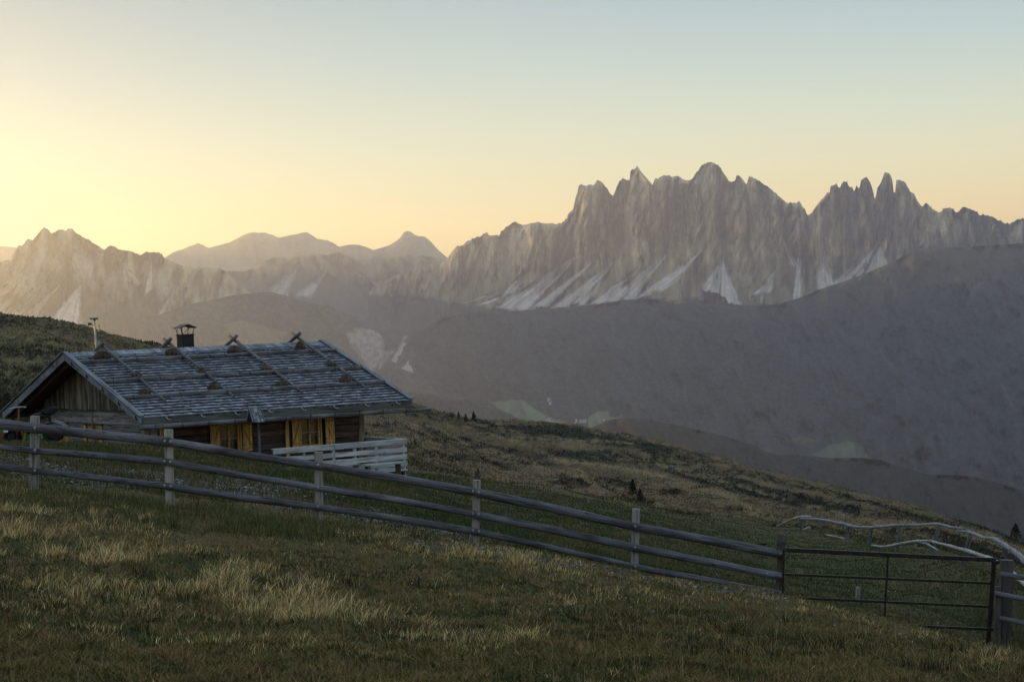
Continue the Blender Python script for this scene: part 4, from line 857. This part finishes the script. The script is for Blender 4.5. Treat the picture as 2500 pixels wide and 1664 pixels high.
bp('crooked_rail',[(1955,1265),(1990,1266),(2020,1270),(2065,1279),(2090,1286),(2120,1287),(2160,1284),(2200,1281),(2240,1281),(2290,1278),(2325,1287),(2358,1290)],[(1955,6),(2030,8),(2120,9),(2290,9),(2358,6)],M_birch2,2)
bp('crooked_rail',[(2338,1295),(2366,1297),(2400,1312),(2426,1314),(2450,1328),(2480,1348),(2510,1374),(2560,1410)],[(2338,6),(2400,10),(2450,14),(2560,22)],M_birch2,3)
bp('crooked_rail',[(1995,1302),(2030,1307),(2062,1314)],[(1995,3),(2062,4)],M_birch,4)
bp('crooked_rail',[(2128,1330),(2155,1334),(2185,1329),(2215,1323),(2240,1320),(2275,1319)],[(2128,5),(2240,8),(2275,8)],M_birch,5)
bp('crooked_rail',[(2238,1321),(2262,1326),(2288,1341)],[(2238,5),(2288,5)],M_birch,6)
bp('crooked_rail',[(2278,1322),(2320,1332),(2360,1343),(2420,1363),(2450,1381),(2500,1422),(2560,1475)],[(2278,7),(2360,10),(2450,12),(2560,18)],M_birch,7)
bp('crooked_rail',[(1961,1294),(1976,1286)],[(1961,5),(1976,7)],M_birch,8)
for k,(x0,y0,x1,y1,w_) in enumerate(((1957,1264,1957,1298,8),(2005,1270,2003,1306,8),(2071,1284,2066,1320,8),(2127,1288,2121,1332,8),(2200,1284,2186,1348,9),(2293,1282,2268,1362,9),(2372,1298,2343,1388,10),(2454,1335,2446,1425,12),(2545,1400,2538,1500,16))):
    Y=bY(x1); a=Vector(P(x0,y0,Y))-bo; b=Vector(P(x1,y1+12,Y))-bo
    beam('stake',b,a,w_*Y/F,w_*Y/F*.8,M_rpole if k!=7 else M_gpost,bf,up=(0,-1,0),warp=.01)
# ------------------------------------------------------------------ small things on the meadow
st=ground_hit(2092,1462,29.5,40); so=empty('grass_stake',st); tag(so,'short rotten stake standing in the grass behind the steel gate','stake'); beam('stake_wood',(0,0,-.1),(.03,0,.2),.07,.06,M_plank,so,up=(0,-1,0))
tp=ground_hit(1860,1331,33,60); trg=empty('rubber_trough',tp); tag(trg,'black rubber trough lying behind the top rail near the gate','trough')
m=MB(); n=20; v=[]
for (r_,z) in ((.07,.0),(.12,.06),(.11,.06),(.065,.01)):
    for k in range(n): v.append((r_*1.4*math.cos(6.283*k/n),r_*math.sin(6.283*k/n),z))
m.add(v,[(r_*n+k,r_*n+(k+1)%n,(r_+1)*n+(k+1)%n,(r_+1)*n+k) for r_ in range(3) for k in range(n)]+[tuple(range(3*n,4*n))]); m.build('bowl',M_tyre,trg)
def boulder(px,py,wpx,lab,seed):
    p=ground_hit(px,py,40,300); s=wpx*p.y/F; o=rock('boulder',p+Vector((0,0,s*.12)),(s,s*.8,s*.5),M_boulder,None,seed=seed); tag(o,lab,'boulder','boulders on the hillside')
boulder(1640,1143,17,'grey-green boulder in the dark heather below the right skyline',1); boulder(1618,1136,9,'small dark boulder just left of the grey-green one',2)
boulder(1012,1155,16,'dark boulder in the grass right of the terrace',3); boulder(1378,1074,12,'pale rock slab on the dark ridge below the valley houses',4); boulder(1340,1078,13,'dark flat rock in the heather left of the pale slab',6)
p=ground_hit(1087,1302,26,31); o=rock('boulder',p+Vector((0,0,.02)),(.11,.09,.07),M_boulder,None,seed=5); tag(o,'fist-sized white stone at the path edge under the bottom rail','stone','boulders on the hillside')
cp_=ground_hit(348,826,100,260); co=empty('stone_cairn',cp_); tag(co,'tiny cairn silhouetted on the left hill above the roof','cairn')
for k in range(3): rock('cairn_stone',(0,0,.08+.13*k),(.26-.06*k,.22-.05*k,.18),M_dark if 0 else M_boulder,co,seed=k+60,sub=1)
# ------------------------------------------------------------------ conifers
M_need=colmat('needles',.9,6.,.35)
def conifer(px,py,hpx,Y,lab,grp='conifers on the slopes',wd=.55,fac=900,seed=0,bushy=False):
    rr=np.random.default_rng(seed); base=P(px,py,Y) if Y else None
    if Y is None: v=ground_hit(px,py,45,300); x,y,z=v
    else: x,y=base[0],base[1]; z=float(ground(x,y))
    # keep the tip where the photograph shows it
    h=hpx*y/F; h=max(h,.3)
    t=empty('conifer',(x,y,z)); tag(t,lab,'conifer',grp)
    MB().tube([(0,0,-.1),(0,0,h*.5),(0,0,h*.93)],[h*.035,h*.022,h*.006],6).build('trunk',M_trunk,t)
    n=fac; k=rr.random(n)**.75; zz=(.06 if bushy else .1)+k*.9; R=wd*h*.5*((1-zz)**.8+.04) if not bushy else wd*h*.5*np.sqrt(np.clip(1-((zz-.4)/.62)**2,0.02,1))
    lay=np.round(zz*11)/11; zz=zz*.35+lay*.65; ang=rr.random(n)*6.283; br=.75+.35*vnoise(ang*1.1+seed,lay*7,seed); rad=R*np.sqrt(rr.random(n))*br
    cx=rad*np.cos(ang);cy=rad*np.sin(ang);cz=h*zz-rad*.22+rr.normal(0,.01,n)*h
    s=h*.05*(.6+.8*rr.random(n)); V=[]
    d1=rr.normal(0,1,(n,3)); d1/=np.linalg.norm(d1,axis=1)[:,None]; d1[:,2]*=.4; d2=rr.normal(0,1,(n,3)); d2/=np.linalg.norm(d2,axis=1)[:,None]
    c=np.stack([cx,cy,cz],1); V=np.stack([c-d1*s[:,None],c+d1*s[:,None],c+d2*s[:,None]*.9,],1).reshape(-1,3)
    colr=np.array([.016,.024,.013])*(.6+.9*rr.random((n,1))); colr=np.repeat(colr,3,0)
    mesh_np('crown',V,np.arange(3*n).reshape(-1,3),M_need,colr,False,t)
CG='conifers along the ridge'
conifer(1103,1012,20,236,'low rounded conifer, leftmost of the ridge clump right of the hut',CG,1.1,500,1,True)
conifer(1120,1020,26,236,'second conifer of the ridge clump, narrow and upright',CG,.6,700,2)
conifer(1137,1024,26,236,'third conifer of the ridge clump, bushy and dark',CG,.8,800,3)
conifer(1157,1029,33,238,'tallest conifer of the ridge clump right of the hut',CG,.75,1100,4)
conifer(1177,1030,16,242,'short conifer just right of the tallest ridge tree',CG,.9,500,5)
conifer(1190,1033,13,244,'smallest rightmost conifer of the ridge clump',CG,.9,400,6)
conifer(1105,1024,14,228,'dark dwarf pine in front of the ridge clump',CG,1.4,500,16,True)
conifer(1228,1034,7,250,'tiny shrub dot on the skyline, first right of the ridge clump',CG,1.,200,7,True)
conifer(1257,1036,8,252,'tiny shrub on the skyline, middle of three dots',CG,1.1,200,8,True)
conifer(1279,1037,7,254,'tiny shrub on the skyline, farthest right of three dots',CG,1.4,200,9,True)
SG='young conifers on the brown slope'
conifer(1546,1212,40,None,'taller of two dark young spruces on the brown slope above the fence',SG,.8,1500,10)
conifer(1564,1226,34,None,'shorter leaning spruce beside the taller one on the brown slope',SG,.95,1400,11)
conifer(1087,1098,24,None,'small dark spruce alone on the brown slope right of the terrace',SG,1.5,600,12)
conifer(1168,1170,26,None,'low dark spruce behind the fourth fence post',SG,1.3,600,13)
conifer(1622,1125,18,None,'dark dwarf pine beside the grey-green boulder',SG,1.,500,14,True)
conifer(1600,1118,18,None,'rounded dwarf pine left of the grey-green boulder',SG,1.2,500,17,True)
conifer(2482,1348,42,150,'dark conifer standing against the valley at the right edge',SG,1.2,1300,15)
conifer(12,1008,50,None,'dark bush on the hill behind the left eave of the hut',SG,1.1,900,18,True)
# ------------------------------------------------------------------ farmhouses far down in the valley
M_wall=plain('limewash',(.55,.53,.50),.9,0,.05); M_tile=plain('farm_roof',(.10,.07,.06),.9); M_pn=plain('dark_window',(.03,.03,.03),.4)
def house(px,py,wpx,lab,Y=7600,rz=0):
    p=P(px,py,Y); s=wpx*Y/F; b=empty('farmhouse',p,rz); tag(b,lab,'farmhouse','farmhouses in the valley')
    h=s*.55; wl=MB().box((0,0,h/2-4),(s,s*.8,h+8)).build('wall',M_wall,b)
    for k in (-1,0,1):
        wo=MB().box((k*s*.28,-s*.4-.1,h*.55),(s*.1,.25,h*.2)).build('window',M_pn,b)
    r=MB(); e_=s*.58; r.add([(-e_,-s*.5,h),(e_,-s*.5,h),(e_,s*.5,h),(-e_,s*.5,h),(-e_,0,h+s*.28),(e_,0,h+s*.28)],[(0,1,5,4),(2,3,4,5),(0,4,3),(1,2,5),(0,3,2,1)]); r.build('roof',M_tile,b)
for q in ((1340,974,5,'white farmhouse high on the slope above the valley pastures',8300),(1343,983,6,'white farmhouse just below the topmost one',8200),(1339,1023,8,'white farmhouse at the foot of the long green pasture',7700),(1333,1022,4,'little barn left of the pasture farmhouse',7700),(1407,1024,5,'small pale house, leftmost of the valley hamlet',7600),(1405,1030,4,'lowest small house of the valley hamlet',7600),(1418,1027,7,'bright white house in the middle of the hamlet',7600),(1427,1027,8,'largest bright house at the right of the hamlet',7600),(1475,1023,5,'lone pale farmhouse on the small right pasture',7500)):
    house(q[0],q[1],q[2],q[3],q[4],.3)
# ------------------------------------------------------------------ grass, stones and tussocks
M_grass=colmat('grass_blade',.8,3.,.25,spec=.2)
def blades(name,x,y,h,w_,col,lean=.35,az=None,bend=.5,tip=1.):
    n=len(x); z=ground(x,y)-.01
    a=rng.random(n)*6.283; ca=np.cos(a*.5-1.57)*w_/2+0; sa=np.sin(a)*w_/2*.4
    la=rng.random(n)*6.283 if az is None else az; ll=lean*np.abs(rng.normal(.6,.4,n))*h
    lx=np.cos(la)*ll; ly=np.sin(la)*ll
    wx=np.cos(a)*w_*.5; wy=np.sin(a)*w_*.5*.5; wx=np.where(np.abs(wx)<w_*.2,w_*.25,wx)
    b=np.stack([x,y,z],1); V=np.zeros((n,5,3)); V[:,0]=b-np.stack([wx,wy,0*x],1);V[:,1]=b+np.stack([wx,wy,0*x],1)
    m_=b+np.stack([lx*.35,ly*.35,h*.58],1); V[:,2]=m_-np.stack([wx,wy,0*x],1)*.7; V[:,3]=m_+np.stack([wx,wy,0*x],1)*.7
    V[:,4]=b+np.stack([lx,ly,h*(1-bend*.15*rng.random(n))],1)
    base=np.arange(n)[:,None]*5; Fc=np.concatenate([base+np.array([[0,1,3]]),base+np.array([[0,3,2]]),base+np.array([[2,3,4]])],0)
    c=np.repeat(col,5,0); c[4::5]*=tip; c[2::5]*=(1+tip)/2; c[3::5]*=(1+tip)/2
    o=mesh_np(name,V.reshape(-1,3),Fc,M_grass,c); return tag(o,kind='stuff')
def scr(n,px0,px1,ya,yb):
    """random ground positions, evenly spread as seen from near the camera"""
    Y=1/(rng.random(n)*(1/ya-1/yb)+1/yb); u=(px0+rng.random(n)*(px1-px0)-1250)/F; return u*Y,Y
def pal(n,c,var=.35):
    c=np.array(c)[None,:]*(1-var+2*var*rng.random((n,1)))*(1+.15*rng.normal(0,1,(n,3))*.5); return np.clip(c,.005,1)
def line_d(px,py,pts): return py-np.interp(px,[p[0] for p in pts],[p[1] for p in pts])
fencebase=[(0,1205),(412,1262),(776,1296),(1162,1340),(1551,1400),(1906,1458),(2300,1545),(2500,1590)]
# short turf
n=240000; x,y=scr(n,-60,2560,10.5,29.3); px,py=projarr(x,y,ground(x,y))
nn_=fbm(x*1.1,y*1.,4,71); n2_=fbm(x*3.2,y*2.6,3,72)
gr=pal(n,(.066,.072,.018),.45); br=pal(n,(.23,.155,.06),.45); ol=pal(n,(.145,.120,.036),.45); t1=sstep(.42,.58,nn_)[:,None]; t2=np.clip(sstep(.48,.62,n2_)*1.1+.35*sstep(1200,2400,px),0,1)[:,None]
col=gr*(1-t1)+ol*t1; col=col*(1-t2*.75)+br*t2*.75
blades('short_grass',x,y,(.025+.035*rng.random(n))*(.6+.9*n2_),.006+.00022*y,col,1.3)
# golden seeding grass, thick in a diagonal band and along the fence
def golden(px,py):
    d=line_d(px,py,[(-100,1290),(0,1310),(200,1365),(430,1410),(700,1480),(1000,1540),(1200,1570)]); wd=np.interp(px,[0,300,700,1000,1300],[120,95,70,40,10])
    m=np.exp(-(d/wd)**2)*np.interp(px,[0,900,1150,1300],[1,.95,.5,0])
    d2=line_d(px,py,fencebase); m=np.maximum(m,np.exp(-((d2-14)/22)**2)*np.interp(px,[0,300,600,1000,1500,2500],[.55,.6,.35,.8,.6,.2]))
    for (cx,cy,r,a) in ((1395,1435,42,1.),(1480,1450,38,.8),(1560,1462,40,.8),(1400,1495,30,.7),(160,1235,60,.7),(240,1555,45,.7),(500,1555,40,.5),(1290,1560,18,.9),(960,1290,30,1.),(1300,1350,60,.8),(1700,1450,60,.35),(2420,1600,70,.4),(1000,1310,60,.7),(780,1440,60,.6),(620,1400,60,.6)):
        m=np.maximum(m,a*np.exp(-(((px-cx)/r)**2+((py-cy)/(r*.5))**2)))
    return m
nc=26000; x,y=scr(nc,-60,2560,10.5,28.); px,py=projarr(x,y,ground(x,y)); gm=golden(px,py)*(.08+1.5*sstep(.42,.60,fbm(x*1.5,y*.8,3,75)))
keep=rng.random(nc)<gm*.55+.015; x,y,gm=x[keep],y[keep],gm[keep]; nb=16; m_=len(x); print('clumps',m_)
X=np.repeat(x,nb)+rng.normal(0,.055,m_*nb); Y_=np.repeat(y,nb)+rng.normal(0,.06,m_*nb); hh=np.repeat(.035+.10*rng.random(m_)**1.4*(.3+.8*gm),nb)*(.6+.6*rng.random(m_*nb))
k=rng.random((m_*nb,1)); cc=pal(m_*nb,(.64,.48,.21),.45)*(k<.62)+pal(m_*nb,(.26,.17,.08),.4)*((k>=.62)&(k<.85))+pal(m_*nb,(.075,.08,.028))*(k>=.85)
az=np.arctan2(Y_-np.repeat(y,nb),X-np.repeat(x,nb))+rng.normal(0,.5,m_*nb); az=np.where(rng.random(m_*nb)<.35,rng.normal(.2,.6,m_*nb),az)
blades('golden_grass',X,Y_,hh,.003+.00017*Y_,cc,.95,az,tip=1.25)
# dark green rank grass at the foot of the fence on the left
n=34000; x,y=scr(n,-60,1000,23.,28.2); px,py=projarr(x,y,ground(x,y)); d=line_d(px,py,fencebase); keep=(np.abs(d+6)<34)&(rng.random(n)<np.interp(px,[0,250,500,850,1000],[.35,.35,.9,.6,.1])*(.15+1.2*sstep(.4,.6,fbm(x*1.5,y*1.5,3,91)))); x,y=x[keep],y[keep]; n=len(x)
rk=pal(n,(.085,.090,.030),.4); rk[rng.random(n)<.18]=(.22,.19,.08); blades('rank_grass',x,y,.05+.13*rng.random(n)**1.5,.008,rk,.6)
# dark sedge tufts dotted over the turf
nc=900; x,y=scr(nc,-60,2560,11.,27.); keep=fbm(x*.5,y*.4,3,95)>.47; x,y=x[keep],y[keep]; nb=34; m_=len(x); sz=np.repeat(.5+.8*rng.random(m_),nb)
X=np.repeat(x,nb)+rng.normal(0,.05,m_*nb)*sz; Y_=np.repeat(y,nb)+rng.normal(0,.05,m_*nb)*sz; az=np.arctan2(Y_-np.repeat(y,nb),X-np.repeat(x,nb))+rng.normal(0,.4,m_*nb)
cc=pal(m_*nb,(.040,.045,.016),.4); cc[rng.random(m_*nb)<.16]=(.34,.25,.11)
blades('sedge_tufts',X,Y_,(.05+.08*rng.random(m_*nb))*sz,.004+.00017*Y_,cc,1.0,az,tip=1.2)
# single tall stalks
n=900; x,y=scr(n,-60,2560,11,28.5); blades('tall_stalks',x,y,.13+.15*rng.random(n),.0035+.0001*y,pal(n,(.28,.20,.09)),.45)
# meadow behind the path
n=190000; x,y=scr(n,-60,2600,29,92); px,py=projarr(x,y,ground(x,y)); gp=sstep(.48,.66,fbm(x*1.0,y*1.3,4,31)+.1)*(y>29.)*(y<32.7)*(px<1500)
keep=rng.random(n)>gp*.6; inhut=((x+6.2)**2+(y-65.5)**2)<6.; keep&=~inhut
x,y,px,py=x[keep],y[keep],px[keep],py[keep]; n=len(x); nn_=fbm(x*.8,y*.5,4,77)
t1=sstep(.45,.62,nn_)[:,None]; leftb=sstep(1000,500,px)[:,None]; col=pal(n,(.068,.082,.028))*(1-t1)+pal(n,(.12,.105,.042))*t1; t3=(sstep(.5,.66,fbm(x*2.4,y*1.7,3,78))[:,None])*leftb*.7; col=col*(1-t3)+pal(n,(.14,.10,.045))*t3
blades('meadow_grass',x,y,(.03+.055*rng.random(n))*np.interp(px,[1500,1900],[1.3,.8]),.008+.00028*y,col,.7)
# tussocks on the brown hillside
n=170000; Y_=1/(rng.random(n)*(1/85-1/285)+1/285); x=((-60+rng.random(n)*2660)-1250)/F*Y_; y=Y_; px,py=projarr(x,y,ground(x,y))
hk=(x+6.5)**2+(y-66)**2>13**2; x,y,px=x[hk],y[hk],px[hk]; n=len(x)
ci=np.clip(np.interp(x/y,ug,np.arange(NU)).round().astype(int),0,NU-1); cj=np.clip(np.interp(np.log(y),vg,np.arange(NV)).round().astype(int),0,NV-1)
col=C[ci,cj]*(.85+.35*rng.random((n,1))); dk_=col[:,0]<.06; sw=(rng.random(n)<.07)&~dk_; col[sw]=pal(int(sw.sum()),(.32,.25,.14))
blades('hill_tussocks',x,y,(.04+.09*rng.random(n))*np.where(dk_,1.7,1.),.03+.0005*y,col,.8,rng.normal(.1,.6,n))
# loose stones on the path
n=11000; x,y=scr(n,-60,1560,29.1,33.); gp=sstep(.46,.66,fbm(x*1.0,y*1.3,4,31)+.1); px,py=projarr(x,y,ground(x,y)); keep=rng.random(n)<gp*.9; x,y=x[keep],y[keep]
x2,y2=scr(2600,660,900,50,55.); px2,py2=projarr(x2,y2,ground(x2,y2)); k2=(np.abs(py2-(1112+(px2-690)*.17))<16); x=np.concatenate([x,x2[k2]]);y=np.concatenate([y,y2[k2]])
x3,y3=scr(2600,950,1900,24.5,28.); px3,py3=projarr(x3,y3,ground(x3,y3)); k3=(line_d(px3,py3,fencebase)<12)&(line_d(px3,py3,fencebase)>-30); x=np.concatenate([x,x3[k3]]);y=np.concatenate([y,y3[k3]])
n=len(x); z=ground(x,y); s=(.010+.022*rng.random(n)**2)*(1+(y>45)*1.2); oc=np.array([(1,0,0),(0,1,0),(-1,0,0),(0,-1,0),(0,0,1),(.6,.6,.55)],float)
V=oc[None]*s[:,None,None]*(.6+.8*rng.random((n,6,3)))*np.array([1.3,1.1,.6]); V=V+np.stack([x,y,z+.004],1)[:,None]
fc=np.array([(0,5,4),(0,1,5),(5,1,4),(1,2,4),(2,3,4),(3,0,4)]); Fc=(np.arange(n)[:,None,None]*6+fc[None]).reshape(-1,3)
cc=np.repeat(np.clip(rng.normal(.11,.10,(n,1)),.035,.4)*np.array([[1,.95,.85]]),6,0)
tag(mesh_np('path_gravel',V.reshape(-1,3),Fc,colmat('gravel_stone',.9,30,.2),cc),kind='stuff')
# tiny pale flowers in the meadow
n=90; x,y=scr(n,300,2400,16,60); z=ground(x,y)+.07; s=.006+.00022*y; q=np.array([(-1,0,-1),(1,0,-1),(1,.3,1),(-1,.3,1)],float)*.5
V=q[None]*s[:,None,None]+np.stack([x,y,z],1)[:,None]; tag(mesh_np('meadow_flowers',V.reshape(-1,3),np.arange(4*n).reshape(-1,4),colmat('petal',.8,1,.1),np.tile([.6,.6,.55],(4*n,1))),kind='stuff')
